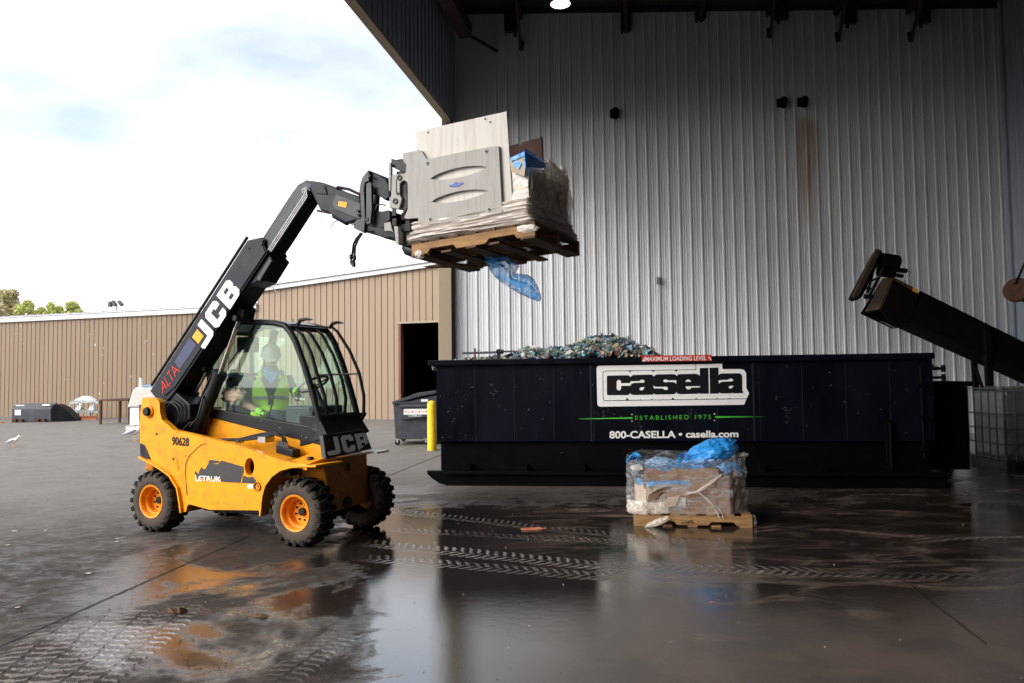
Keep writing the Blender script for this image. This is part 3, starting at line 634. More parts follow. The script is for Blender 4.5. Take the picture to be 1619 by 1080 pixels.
# rear gate hinges and latch gear at the right end
m=MB()
for py in (583,597): q=D(1476,py,BY); m.cyl((xr,BY+.02,q.z),(xr+.18,BY+.02,q.z),.022,8); m.cyl((xr+.15,BY+.02,q.z-.05),(xr+.15,BY+.02,q.z+.05),.03,8)
x=D(1455,620,BY).x; m.cyl((x,BY-.05,.4),(x,BY-.05,ZT-.2),.018,8)
for z in (.5,.95,1.4): m.bb((x-.05,BY-.08,z),(x+.05,BY+.01,z+.06))
x=D(1403,650,BY).x; m.bb((x-.05,BY-.07,.35),(x+.03,BY+.005,.95)); m.cyl((x,BY-.09,.3),(x,BY-.09,.9),.02,8)
m.build('latch_gear','navy_dark',con,bevel=.004)
m=MB(); q0=D(1478,603,1.2); q1=D(1515,612,1.2); m.bb((xr+.03,.9,.15),(q1.x,1.9,q0.z-.08)); m.bb((xr+.03,.85,q0.z-.078),(q1.x+.06,1.95,q0.z)); 
comp=m; comp.v=[DM@v for v in comp.v]; comp.build('steel_push_box','navy_dark',None,bevel=.01,label='low black steel box against the right end of the navy container',cat='steel box')
# red warning label on the rail
LY=BY-.064
def dq(pts,y): return [D(*p,y) for p in pts]
lab=MB(); lab.prism(dq([(1014,562.5),(1125.5,561),(1125.5,570.5),(1015,572)],LY),(0,-.003,0)); o=lab.build('warning_label','red_sign',con)
text_on('label_text','MAXIMUM LOADING LEVEL',dq([(1020.5,571.2),(1117,569.6),(1117,562.8),(1020.5,564.4)],LY-.004),(0,-1,0),'white_paint',o,off=.012,lift=.002)
m=MB()
for p in ([(1015.5,571.5),(1020,571),(1018.5,567)],[(1121,565),(1124.5,569.5),(1119.5,565.5)],[(1015.5,571),(1017,571),(1021,564.5),(1019.5,564.5)],[(1120,564.5),(1121.5,564),(1125,569.5),(1124,570)]): m.prism(dq(p,LY-.004),(0,-.002,0))
m.build('label_mark','white_paint',o)
# emblem with the name on it
CX8=lambda p: (930+p[0]/5.782, 550+p[1]/5.782)
def dpoly(mb,pts,y,th,holes=None): return px_prism(mb,[CX8(p) for p in pts],lambda a,b: D(a,b,y),(0,-th,0),[[CX8(p) for p in h] for h in holes] if holes else None)
y1=BY-.002
m=MB(); dpoly(m,[(76,190),(82,172),(98,163),(980,150),(1225,144),(1227,195),(1395,194),(1425,203),(1443,232),(1445,368),(1470,415),(1424,520),(108,538),(90,530),(83,510)],y1,.003)
emb=m.build('emblem','white_paint',con)
def stroke(mb,pts,wd,y,th):
    for a,b in zip(pts,pts[1:]):
        dx,dy=b[0]-a[0],b[1]-a[1]; l=math.hypot(dx,dy); nx,ny=-dy/l*wd/2,dx/l*wd/2; ex,ey=dx/l*wd/2,dy/l*wd/2
        dpoly(mb,[(a[0]+nx-ex,a[1]+ny-ey),(b[0]+nx+ex,b[1]+ny+ey),(b[0]-nx+ex,b[1]-ny+ey),(a[0]-nx-ex,a[1]-ny-ey)],y,th)
y2=y1-.0045; m=MB()
stroke(m,[(982,150),(984,199)],5,y2,.0012); stroke(m,[(981,199),(160,212)],5,y2,.0016); stroke(m,[(160,212),(140,218),(133,232)],5,y2,.0012); stroke(m,[(133,229),(136,466)],5,y2,.0016); stroke(m,[(136,464),(142,478),(158,483)],5,y2,.0012); stroke(m,[(155,483),(1452,465)],5,y2,.0016)
for cx_,cy_,s_ in ((382,212,1),(595,209,1),(803,206,1)): dpoly(m,[(cx_-14,cy_-2),(cx_+14,cy_-2),(cx_,cy_+15)],y2,.0008)
for cx_,cy_,s_ in ((357,480,20),(480,478,8),(585,477,10),(775,474,18),(988,472,14),(1085,470,8),(1178,469,12),(1293,467,10)): dpoly(m,[(cx_-s_*.8,cy_),(cx_+s_*.8,cy_),(cx_-2,cy_-s_*1.25)],y2,.0008)
blk=[(170,262),(178,254),(360,250),(375,254),(386,268),(400,254),(412,248),(575,244),(590,250),(600,262),(612,250),(625,243),(785,240),(800,246),(808,258),(820,245),(835,240),(985,237),(1005,242),(1019,256),(1020,185),(1190,180),(1191,250),(1205,238),(1220,234),(1380,232),(1398,240),(1407,262),(1408,388),(1420,413),(1328,416),(1318,408),(1308,415),(1212,417),(1200,408),(1190,418),(1020,420),(1012,410),(1000,420),(835,423),(815,418),(806,402),(795,418),(780,424),(612,427),(600,415),(590,428),(408,431),(392,424),(384,412),(372,428),(355,432),(180,433),(171,424)]
dpoly(m,blk,y2,.0016); m.build('letters','black_decal',emb)
m=MB(); y3=y2-.003; th=.001
def el(cx_,cy_,rx,ry,a0=0,a1=360,n=14): return [(cx_+rx*cos(R(a0+(a1-a0)*i/n)), cy_+ry*sin(R(a0+(a1-a0)*i/n))) for i in range(n if a1-a0==360 else n+1)]
for p in ([(260,312),(268,297),(280,293),(293,297),(300,312),(300,324),(386,322),(386,346),(300,348),(300,372),(292,386),(280,391),(268,386),(260,372)],
          [(386,306),(470,304),(480,293),(500,291),(514,300),(515,312),(505,318),(420,320),(395,330),(386,345)],
          [(470,370),(480,362),(515,358),(508,376),(495,388),(478,388),(468,380)],
          [(685,302),(694,290),(712,288),(728,297),(804,296),(806,330),(790,314),(735,311),(712,315),(693,313)],
          [(595,343),(612,356),(690,357),(712,354),(727,362),(728,376),(716,386),(698,384),(684,372),(600,371)],
          [(889,311),(895,297),(912,289),(930,294),(941,310)],
          [(889,352),(1022,350),(1022,362),(942,364),(934,377),(915,382),(898,374)],
          [(1099,182),(1108,182),(1113,418),(1104,419)],
          [(1193,296),(1280,293),(1290,283),(1310,281),(1325,290),(1325,300),(1312,307),(1230,309),(1205,317),(1195,330)],
          [(1282,358),(1294,350),(1326,345),(1320,362),(1305,372),(1288,370)]):
    dpoly(m,p,y3,th)
m.build('letter_openings','white_paint',emb)
text_on('established_text','ESTABLISHED 1975',dq([(1004.5,664),(1124,662.5),(1124,655.5),(1004.5,657.5)],y1),(0,-1,0),'green_decal',con,off=-.004,spacing=1.35)
m=MB(); dpoly(m,[(-95,648),(405,634),(405,648),(-60,652)],y1,.003); dpoly(m,[(1160,625),(1620,630),(1160,640)],y1,.003); m.build('green_rule','green_decal',con)
m=MB()
for cx_,cy_,s_ in ((400,612,-1),(400,667,1),(1153,607,-1),(1153,660,1)): dpoly(m,[(cx_-9,cy_),(cx_+9,cy_),(cx_,cy_+9*s_)],y1,.003)
m.build('rule_marks','white_paint',con)
text_on('phone_text','800-CASELLA \u2022 casella.com',dq([(963.5,693.5),(1167.5,691.5),(1167.5,680.5),(963.5,681.5)],y1),(0,-1,0),'white_paint',con,off=.03)
# scuffs on the paint
M['scuff']=mat('pale_scuffs',(.2,.21,.24),.6)
m=MB()
for (px,py,n,sx,sy) in ((900,600,14,60,14),(1260,620,14,80,30),(1100,715,14,90,10),(730,640,16,18,30),(1400,640,12,50,40),(960,655,22,9,5),(780,620,8,4,9),(1095,655,10,6,6),(830,650,10,30,30),(1245,660,9,6,9),(1015,675,6,5,4),(720,690,5,12,4)):
    for k in range(n):
        x,y=px+random.gauss(0,sx),py+random.gauss(0,sy); l=random.uniform(.6,2.2); a=random.uniform(0,3.1); wd=random.uniform(.12,.4)
        m.prism([D(x-l*cos(a)-wd*sin(a),y-l*sin(a)+wd*cos(a),y1),D(x+l*cos(a)-wd*sin(a)*.3,y+l*sin(a)+wd*cos(a)*.3,y1),D(x+l*cos(a),y+l*sin(a),y1),D(x-l*cos(a)+wd*sin(a),y-l*sin(a)-wd*cos(a),y1)],(0,-.0012,0))
m.build('scuffs','scuff',con)
# rubbish heap
cols=[(.5,.47,.43),(.3,.27,.24),(.06,.14,.24),(.16,.36,.48),(.1,.17,.13),(.28,.3,.2),(.35,.2,.13),(.05,.05,.06),(.4,.33,.25),(.22,.22,.23),(.08,.1,.16),(.14,.26,.24)]
pile=bpy.data.materials.new('shredded_rubbish'); pile.use_nodes=True; n_=pile.node_tree.nodes; b_=n_['Principled BSDF']; b_.inputs['Roughness'].default_value=.55
gi=n_.new('ShaderNodeNewGeometry'); cr=n_.new('ShaderNodeValToRGB'); cr.color_ramp.interpolation='CONSTANT'
while len(cr.color_ramp.elements)<len(cols): cr.color_ramp.elements.new(.5)
for i,c in enumerate(cols): cr.color_ramp.elements[i].position=i/len(cols); cr.color_ramp.elements[i].color=(*c,1)
pile.node_tree.links.new(gi.outputs['Random Per Island'],cr.inputs[0]); pile.node_tree.links.new(cr.outputs[0],b_.inputs['Base Color']); M['pile']=pile
prof=[(700,571),(745,568),(790,567),(812,562),(830,552),(846,550),(862,555),(876,549),(892,553),(905,548),(922,538),(940,532),(955,533),(985,535),(1005,546),(1022,549),(1036,561),(1048,571),(1200,578),(1460,580)]
def hz(px,y):
    for (a,b),(c,d) in zip(prof,prof[1:]):
        if a<=px<=c: return D(px,b+(d-b)*(px-a)/(c-a),y).z
    return D(px,570,y).z-.25
m=MB()
for k in range(12000):
    px=random.uniform(700,1460) if random.random()<.12 else random.uniform(735,1050)
    yb=random.uniform(BY+.1,BY+W-.1); mid=BY+.95
    dome=max(0,1-abs(yb-mid)/1.25)**.6
    ztop=hz(px,mid); z=ZT-.22+(ztop-ZT+.22)*dome; z-=abs(random.gauss(0,.02))
    x=D(px,560,mid).x; c=V((x+random.uniform(-.02,.02),yb,min(z,ztop+.01)))
    s=random.uniform(.02,.055)*(1.6 if random.random()<.08 else 1); q=V((random.gauss(0,1),random.gauss(0,1),random.gauss(0,1))).normalized(); e=q.orthogonal().normalized(); e2=q.cross(e); bend=q*s*.4
    s2=s*random.uniform(.3,.9)
    m.add([c-e*s-e2*s2,c-e2*s2*1.1+bend,c+e*s-e2*s2*.7,c+e*s*.8+e2*s2,c+e2*s2+bend,c-e*s+e2*s2*.8],[(0,1,4,5),(1,2,3,4)])
for k in range(170):
    px=random.uniform(815,1040); yb=random.uniform(BY+.5,BY+1.5); mid=BY+.95; x=D(px,560,mid).x; zt2=hz(px,mid); dome=max(0,1-abs(yb-mid)/1.25)**.6
    c=V((x,yb,ZT-.2+(zt2-ZT+.2)*dome+.005)); a=V((random.gauss(0,1),random.gauss(0,1),random.gauss(0,.5))).normalized(); r_=random.uniform(.025,.04); l=random.uniform(.06,.13)
    b=a.orthogonal().normalized(); e=a.cross(b); vs=[]
    for i_ in range(3):
        for j_ in range(6):
            q=2*pi*j_/6; vs.append(c+a*(i_-1)*l/2+(b*cos(q)*r_+e*sin(q)*r_*random.uniform(.3,.7)))
    m.add(vs,[(i_*6+j_,i_*6+(j_+1)%6,(i_+1)*6+(j_+1)%6,(i_+1)*6+j_) for i_ in range(2) for j_ in range(6)]+[tuple(range(6)),tuple(range(12,18))])
for k in range(60):
    px=random.uniform(815,1035); yb=random.uniform(BY+.4,BY+1.2); mid=BY+.95; x=D(px,560,mid).x; dome=max(0,1-abs(yb-mid)/1.25)**.6
    c=V((x,yb,ZT-.2+(hz(px,mid)-ZT+.2)*dome)); s=random.uniform(.08,.16); vs=[c+V((random.uniform(-s,s),random.uniform(-s,s)*.6,random.uniform(-.3,.5)*s)) for _ in range(5)]
    m.add(vs,[(0,1,2),(0,2,3),(0,3,4)])
m.v=[DM@v for v in m.v]; m.build('rubbish_heap','pile',None,label='heap of shredded mixed rubbish filling the navy container',kind='stuff',fix=False)
m=MB(); m.bb((xl+.12,BY+.12,ZT-.5),(xr-.12,BY+W-.12,ZT-.22)); m.build('rubbish_bed','navy_dark',con)
# pole lying on the rail
def Dw(px,py,y): return DM@D(px,py,y)
pole=empty('long_pipe',Dw(731,558,BY+.5),'dark long pipe with red clip lying across the left end of the container rim','pipe')
lo_=pole.location
MB().cyl(Dw(731,558.5,BY+.5)-lo_,Dw(787,557,BY+.5)-lo_,.019,10).cyl(Dw(794,556,BY+.5)-lo_,Dw(815,555.5,BY+.5)-lo_,.016,10).build('pipe','grey_pipe',pole,smooth=40)
MB().bar(Dw(751,550.5,BY+.48)-lo_,Dw(751,569,BY+.48)-lo_,.025,.03).build('clip','frame_red',pole)
MB().bar(Dw(787.5,552,BY+.48)-lo_,Dw(788.5,568,BY+.48)-lo_,.022,.05).cyl(Dw(785,557,BY+.5)-lo_,Dw(796,556,BY+.5)-lo_,.034,10).build('bracket','black',pole)
MB().bb(Dw(995,530,BY+1.4)-V((.03,.03,1.2)),Dw(995,531,BY+1.4)+V((.03,.03,0))).build('gauge_post','galv',None,label='short grey post sticking up behind the rubbish heap',cat='post')

# ============================================================ SMALL WHEELED BIN, BOLLARD
bp_=gp(628,706); P=gp(622,704); wb=1.85; 
bin_=empty('wheeled_bin',(P.x,P.y,0),'charcoal wheeled rubbish bin with sloping lid beside the yellow bollard','bin')
k=P.y/FPX; sx=lambda px: (px-622)*k; szz=lambda py: (704-py)*k
prof=[(sx(625),szz(695)),(sx(745),szz(695)),(sx(748),szz(622)),(sx(690),szz(626)),(sx(622),szz(640))]
MB().prism([(x,0,z) for x,z in prof],(0,1.2,0)).build('body','bin',bin_,bevel=.015)
lid=[(sx(621),szz(640)),(sx(621),szz(635)),(sx(640),szz(630)),(sx(660),szz(622.5)),(sx(689),szz(619)),(sx(689),szz(624)),(sx(660),szz(629))]
MB().prism([(x,-.06,z) for x,z in lid],(0,1.32,0)).build('lid','bin',bin_,bevel=.012)
MB().bb((sx(621.5),-.05,szz(639.5)),(sx(690),-.002,szz(636))).build('rim','bin',bin_,bevel=.01)
m=MB(); m.prism([(sx(634),-.003,szz(640)),(sx(692),-.003,szz(640)),(sx(692),-.003,szz(659)),(sx(638),-.003,szz(664)),(sx(633),-.003,szz(662))],(0,-.1,0)); m.bb((sx(633),-.16,szz(645)),(sx(692),-.003,szz(641))); m.build('fork_pocket','bin',bin_,bevel=.015)
MB().bb((sx(639.5),-.115,szz(656)),(sx(690),-.104,szz(647))).build('sticker','white_paint',bin_)
m=MB()
for k_ in range(9): m.bb((sx(641+k_*5.3),-.118,szz(652.5)),(sx(644.4+k_*5.3),-.1155,szz(650.8+.7*(k_%2))))
m.build('sticker_lines','red_decal',bin_)
text_on('plate_text','CASELLA',[V((sx(647),-.106,szz(659))),V((sx(668),-.106,szz(659))),V((sx(668),-.106,szz(656.8))),V((sx(647),-.106,szz(656.8)))],(0,-1,0),'white_paint',bin_,off=.02)
MB().bb((sx(666),-.012,szz(639)),(sx(677),-.003,szz(632.5))).build('sticker','white_paint',bin_)
for px_,yy_ in ((628,.05),(673,.05),(628,1.1)):
    m=MB(); m.lathe([(.0,-.025),(.055,-.025),(.066,-.018),(.066,.018),(.055,.025),(0,.025)],(sx(px_),yy_,.067),(0,1,0),16); m.build('caster_wheel','rubber',bin_,smooth=40)
    m=MB(); m.bb((sx(px_)-.02,yy_-.045,.06),(sx(px_)+.02,yy_-.03,.15)); m.bb((sx(px_)-.02,yy_+.03,.06),(sx(px_)+.02,yy_+.045,.15)); m.bb((sx(px_)-.05,yy_-.05,.141),(sx(px_)+.05,yy_+.05,.16)); m.build('caster_fork','galv',bin_)
p=gp(683,712); k=p.y/FPX; hb=(712-634)*k; rb=7.1*k
MB().lathe([(0,0),(rb,0),(rb,hb-rb*.9)]+[(rb*cos(R(a)),hb-rb*.9+rb*.9*sin(R(a))) for a in (20,40,60,80)]+[(0,hb)],(0,0,0),(0,0,1),24).build('bollard','bollard',None,smooth=50,label='round-topped yellow steel bollard at the left end of the container',cat='bollard').location=(p.x,p.y,0)

# ============================================================ FOREGROUND PALLET LOAD
a=gp(1003,832); b=gp(1190,835); a.z=b.z=0; gx=(b-a).normalized(); GM=Matrix(((gx.x,-gx.y,0,a.x),(gx.y,gx.x,0,a.y),(0,0,1,0),(0,0,0,1))); GW=(b-a).length; GD=1.02
print('pallet width',GW)
def pallet(name,mtx,Wd,Dp,label,mw='wood',md='wood',notch=True,bottom_dark=False,sh=None):
    r=empty(name,mtx=mtx,label=label,cat='pallet')
    h=.135
    for yy in (0,Dp/2-.02,Dp-.04):
        pts=[(0,.018),(.16,.018),(.16,.018),(.19,.055),(.42,.055),(.45,.018),(Wd-.45,.018),(Wd-.42,.055),(Wd-.19,.055),(Wd-.16,.018),(Wd,.018),(Wd,h-.018),(0,h-.018)] if notch else [(0,.018),(Wd,.018),(Wd,h-.018),(0,h-.018)]
        m=MB(); m.prism([(x,yy,z) for x,z in pts],(0,.04,0))
        if sh: m.map(sh)
        m.build('stringer',mw,r,bevel=.003)
    nb=7
    for i in range(nb):
        m=MB(); x=i*(Wd-.1)/(nb-1)+random.uniform(-.008,.008)*(0<i<nb-1); m.bb((x,-.005,h-.0175),(x+.1,Dp+.005,h))
        if sh: m.map(sh)
        m.build('top_board',md,r,bevel=.003)
    for i,x in enumerate((0,.3,Wd/2-.05,Wd-.42,Wd-.13)):
        m=MB(); m.bb((x,-.005,.0),(x+(.13 if i in(0,4) else .1),Dp+.005,.0175))
        if sh: m.map(sh)
        m.build('bottom_board',md,r,bevel=.003)
    return r
pal=pallet('wooden_pallet',GM,GW,GD,'yellowish wooden pallet standing on the wet floor under the wrapped cardboard bin')
def GI(px,py,y): 
    n=V((gx.y,-gx.x,0)); P=a-n*y; q=onpl(px,py,P,n); return GM.inverted()@q
H0=.136
# cardboard bin pieces
gl=empty('cardboard_bin',mtx=GM@Matrix.Translation((0,0,H0)),label='octagonal brown cardboard bin with torn sides wrapped in clear film on the floor pallet',cat='cardboard box')
def GL(px,py,y=0.03): q=GI(px,py,y); return V((q.x,q.y,q.z-H0))
octo=[(.14,.03),(GW-.22,.03),(GW-.05,.2),(GW-.05,.82),(GW-.22,.98),(.14,.98),(.02,.84),(.02,.2)]
hl=GL(1030,770).z; hm=GL(1085,775).z; hr=GL(1140,758).z
def wallpiece(name,p0,p1,h0,h1,m_,th=.012,jag=.02,n=10,out=0):
    m=MB(); p0=V((*p0,0)); p1=V((*p1,0)); t=(p1-p0).normalized(); nn_=V((t.y,-t.x,0)); pts=[p0,p1]
    top=[]
    for i in range(n+1):
        f=i/n; top.append(p0+(p1-p0)*f+V((0,0,h0+(h1-h0)*f+random.uniform(-jag,jag)))+nn_*out*random.uniform(.5,1))
    vs=[]
    for i in range(n+1):
        f=i/n; bq=p0+(p1-p0)*f; mid=(bq+top[i])/2+nn_*random.uniform(-.008,.012)
        vs += [bq,mid,top[i],top[i]-nn_*th,bq-nn_*th]
    fs=[]
    for i in range(n):
        for j in range(4): fs.append((i*5+j,(i+1)*5+j,(i+1)*5+j+1,i*5+j+1))
    m.add(vs,fs); return m.build(name,m_,gl,smooth=30)
wallpiece('panel',(.02,.2),(.14,.03),hl,hl,'card_light',jag=.03)
wallpiece('panel',(.14,.03),(.33,.03),hl,hm-.02,'card_light',jag=.03)
wallpiece('panel',(.34,.024),(.60,.03),hm,hm+.01,'card',jag=.012)
wallpiece('panel',(.60,.02),(GW-.22,.03),hr,hr+.03,'card',jag=.008)
wallpiece('panel',(GW-.22,.03),(GW-.05,.2),hr+.03,hr+.02,'card',jag=.01)
wallpiece('panel',(GW-.05,.2),(GW-.05,.82),hr+.03,hr+.02,'card',jag=.01)
wallpiece('panel',(GW-.22,.98),(.14,.98),hr,hr,'card',jag=.01)
wallpiece('panel',(.02,.84),(.02,.2),hl,hl+.05,'card',jag=.02)
m=MB(); m.prism([(x,y,.02) for x,y in [(.04,.2),(.15,.05),(GW-.23,.05),(GW-.07,.2),(GW-.07,.8),(GW-.22,.96),(.15,.96),(.04,.82)]],(0,0,hm-.06)); m.build('contents','card_light',gl)
m=MB(); m.hexa([GL(1025,783,-.03),GL(1040,774,-.03),GL(1052,770,.0),GL(1036,790,.0),GL(1024,796,.03),GL(1060,776,.04),GL(1062,770,.04),GL(1030,800,.03)]); m.build('torn_flap','card',gl)
m=MB(); m.prism([GL(1035,806,.0),GL(1058,786,.0),GL(1075,783,.0),GL(1068,800,.0)],(0,-.01,0)); m.build('torn_flap','card_light',gl)
lb_=MB().prism([GL(1061,801,.012),GL(1084,801,.012),GL(1084.5,787,.012),GL(1061.5,786.5,.012)],(0,-.004,0)).build('shipping_label','paper',gl)
m=MB()
for k in range(5): m.prism([GL(1064,797.5-k*2.3,.007),GL(1074+4*(k%2),797.5-k*2.3,.007),GL(1074+4*(k%2),796.7-k*2.3,.007),GL(1064,796.7-k*2.3,.007)],(0,-.001,0))
m.build('label_lines','grey_pipe',lb_)
# stretch film around it
def skin_wrap(name,outline,z0,z1,m_,parent,nz_=14,bulge=.0,wr=.008,lean=None,topj=.0,sub=14,mtx=None,arc_=None,seed=1):
    rnd=random.Random(seed); n=len(outline); pts=[]
    for i in range(n):
        p,q=V((*outline[i],0)),V((*outline[(i+1)%n],0))
        for k in range(sub): pts.append(p+(q-p)*k/sub)
    c=sum(pts,V((0,0,0)))/len(pts); mb=MB(); N_=len(pts); ph=[rnd.uniform(0,6.28) for _ in range(8)]
    for j in range(nz_+1):
        f=j/nz_
        for i,p in enumerate(pts):
            o=(p-c).normalized(); z=z0(i/N_) if callable(z0) else z0; zt=z1(i/N_) if callable(z1) else z1
            zz=z+(zt-z)*f
            d=wr*(sin(i*.9+ph[0]+3*f)+sin(i*.37+zz*31+ph[1])+.8*sin(i*1.7-zz*23+ph[2])+rnd.uniform(-.6,.6))
            mb.v.append(p+o*(d+bulge*sin(pi*f))+V((0,0,zz+(rnd.uniform(-topj,topj) if j==nz_ else 0))))
    for j in range(nz_):
        for i in range(N_):
            if arc_ and not arc_(i/N_): continue
            mb.f.append((j*N_+i,j*N_+(i+1)%N_,(j+1)*N_+(i+1)%N_,(j+1)*N_+i))
    return mb.build(name,m_,parent,smooth=70,fix=False)
zt_=GL(1080,727).z
fo=[(.1,-.0),(GW-.2,-.0),(GW-.02,.18),(GW-.02,.84),(GW-.2,1.0),(.12,1.0),(-.04,.86),(-.07,.2)]
film=empty('stretch_film_wrap',mtx=GM@Matrix.Translation((0,0,H0)),label='clear crinkled stretch film standing round the cardboard bin on the floor pallet',cat='plastic wrap')
skin_wrap('film_sheet',fo,.0,lambda t: zt_+.015*sin(t*12),'film',film,topj=.008,seed=3)
skin_wrap('film_band',[(x*.995+.003,y) for x,y in fo],lambda t:.0,lambda t:.12+.1*max(0,sin(t*6.28+4.6)),'film_clear',film,nz_=6,wr=.011,seed=5,arc_=lambda t:t>.82 or t<.03)
def ropes(mb,pts,n=5,r=.003,j=.012):
    for k in range(n):
        mb.tube([V(p)+V((random.uniform(-j,j),random.uniform(-j,0)*.5,random.uniform(-j,j))) for p in pts],r*random.uniform(.5,1.4),5)
m=MB(); ropes(m,[GL(1083,781,-.035),GL(1100,778,-.035),GL(1110,772,-.035),GL(1125,762,-.03),GL(1140,751,-.025)],9,.0028,.016); ropes(m,[GL(1103,777,-.035),GL(1118,790,-.03),GL(1130,803,-.03),GL(1138,818,-.03)],5,.0025,.008); ropes(m,[GL(1103,777,-.035),GL(1125,794,-.03),GL(1140,808,-.03),GL(1144,820,-.03)],3,.002,.01)
m.build('film_rope','film_white',film,smooth=60)
m=MB()
for k in range(60):
    x=random.uniform(992,1086); y=random.uniform(775,818); q=GL(x,y,-.03); m.tube([q,q+V((random.uniform(.05,.2),0,random.uniform(-.01,.01)))],.0008,4)
m.build('film_strand','film_white',film)
# crumpled film tail and blue bags
def crumple(name,center,size,m_,parent=None,n=18,amp=.25,seed=0,shape=None,label=None,cat=None,group=None,smooth=25,freq=3.):
    from mathutils import noise
    rnd=random.Random(seed); mb=MB(); mb.ball((0,0,0),(1,1,1),n*2,n); off=V((rnd.uniform(0,50),)*3)
    vs=[]
    for v in mb.v:
        k=noise.noise(v*freq+off)+.6*noise.noise(v*freq*2.7+off)+.35*noise.noise(v*freq*6+off)
        rid=1-abs(noise.noise(v*freq*1.7-off))*2
        q=v*(1+amp*k+amp*.5*rid)
        q=V((q.x*size[0],q.y*size[1],q.z*size[2]))
        if shape: q=shape(q)
        vs.append(q+V(center))
    mb.v=vs; return mb.build(name,m_,parent,smooth=smooth,fix=False,label=label,cat=cat,group=group)
def gw(q): return GM@V((q.x,q.y,q.z+H0))
m=MB()
def bagshape(q): 
    return q
c=GL(1124,716,.35)
crumple('blue_bag',gw(c)+V((0,0,-.005)),(.27,.25,.135),'bag_blue',None,26,.16,4,lambda q: V((q.x,q.y,q.z+.3*q.x*(1 if q.x<.15 else .8))),'large crinkled blue bag bulging over the right of the wrapped bin','plastic bag',freq=2.2)
c=GL(1043,731,.3)
crumple('blue_bag',gw(c),(.14,.16,.05),'bag_light',None,16,.3,9,None,'pale blue bag lying low inside the left of the wrapped bin','plastic bag')
# blue liner hanging over the cardboard inside the film
skin_wrap('bag_liner',[(x*.98+.012,y*.98+.012) for x,y in octo],lambda t: (hl-.0 if (t>.85 or t<.22) else hr-.01)+.03*sin(t*40),lambda t: (hl+.06 if (t>.85 or t<.2) else hr+.085)+.015*sin(t*23),'bag_thin',gl,nz_=6,wr=.006,seed=8)
m=MB(); 
for k,(px,py) in enumerate(((993,733),(1003,722),(1015,719),(1050,716),(1075,717),(1083,728))): pass
m.tube([GL(991,730,.2),GL(998,722,.3),GL(1006,718,.3),GL(1012,722,.2),GL(1006,727,.05)],[.012,.02,.028,.02,.012],6); m.tube([GL(1072,732,.0),GL(1076,722,.05),GL(1082,716,.3),GL(1084,727,.0)],[.02,.028,.02,.015],6); m.build('liner_knot','bag_thin',gl,smooth=60)
c=GL(1006,740,0); crumple('film_bunch',c,(.06,.02,.03),'film_clear',film,14,.3,12)
c=GL(1174,719,.35); crumple('film_bunch',c,(.055,.04,.022),'film_white',film,12,.35,13)
c=GL(1010,806,0); crumple('film_bunch',c,(.1,.02,.045),'film_clear',film,18,.35,14,freq=4.5)
m=MB(); crumple('film_tail',GL(1040,826,-.05)+V((0,0,0)),(.11,.035,.03),'film_clear',film,14,.35,15,lambda q:V((q.x,q.y,q.z+.35*q.x)))
c=GL(1188,826,.1); crumple('film_bunch',c+V((.02,0,0)),(.03,.05,.06),'film_clear',film,14,.4,16)
m=MB()
for s0,(px,py) in (('3',(1078,829)),): pass
text_on('pallet_mark','3 LHP5',[GI(1076.5,828,-.004),GI(1096,828,-.004),GI(1096,822.5,-.004),GI(1076.5,822.5,-.004)],(0,-1,0),'black_decal',pal,off=0)

# ============================================================ CONVEYOR, DRUM, TOTE at the right
YC=16.0
cv=empty('waste_conveyor',(yp(1430,685,YC).x,YC,0),'long inclined dark steel conveyor with boxy discharge chute above the container','conveyor')
def cp(px,py,dy=0): return yp(px,py,YC+dy)-cv.location
C5=lambda x,y:(1330+x/7.2,380+y/7.2)
# chute: tilted box, tan front edge, dark near side
nf=[C5(590,440),C5(600,420),C5(900,610),C5(905,700),C5(770,965),C5(590,990),C5(440,790)]
m=MB(); m.prism([cp(*p) for p in [C5(585,430),C5(880,600),C5(905,640),C5(770,950),C5(585,985),C5(435,790)]],(0,.02,0)); m.build('chute_side','conv_dark',cv)
m=MB(); m.prism([cp(*p,.9) for p in [C5(585,430),C5(880,600),C5(905,640),C5(770,950),C5(585,985),C5(435,790)]],(0,.02,0)); m.build('chute_side','conv_dark',cv)
tl,bl=cp(*C5(590,425)),cp(*C5(435,795)); back=V((-.62,.9,-.12))*1.0
m=MB(); m.hexa([bl,tl,cp(*C5(480,430),.5)+V((0,0,0)),cp(*C5(270,812),.5), bl+V((.03,0,.0)),tl+V((.03,0,0)),cp(*C5(490,430),.52),cp(*C5(280,812),.52)]); m.build('chute_front','conv',cv)
m=MB(); m.tube([cp(*C5(225,830),.5),cp(*C5(585,998),-.02)],.02,6); m.tube([cp(*C5(585,998),-.02),cp(*C5(790,972),-.02)],.018,6); m.tube([cp(*C5(225,830),.5),cp(*C5(440,790),0)],.018,6); m.build('chute_lip','conv_dark',cv)
m=MB(); m.prism([cp(*C5(225,828),.5),cp(*C5(480,430),.5),cp(*C5(880,600),.5),cp(*C5(770,945),.5),cp(*C5(585,975),.5)],(0,.02,0)); m.build('chute_side','conv_dark',cv)
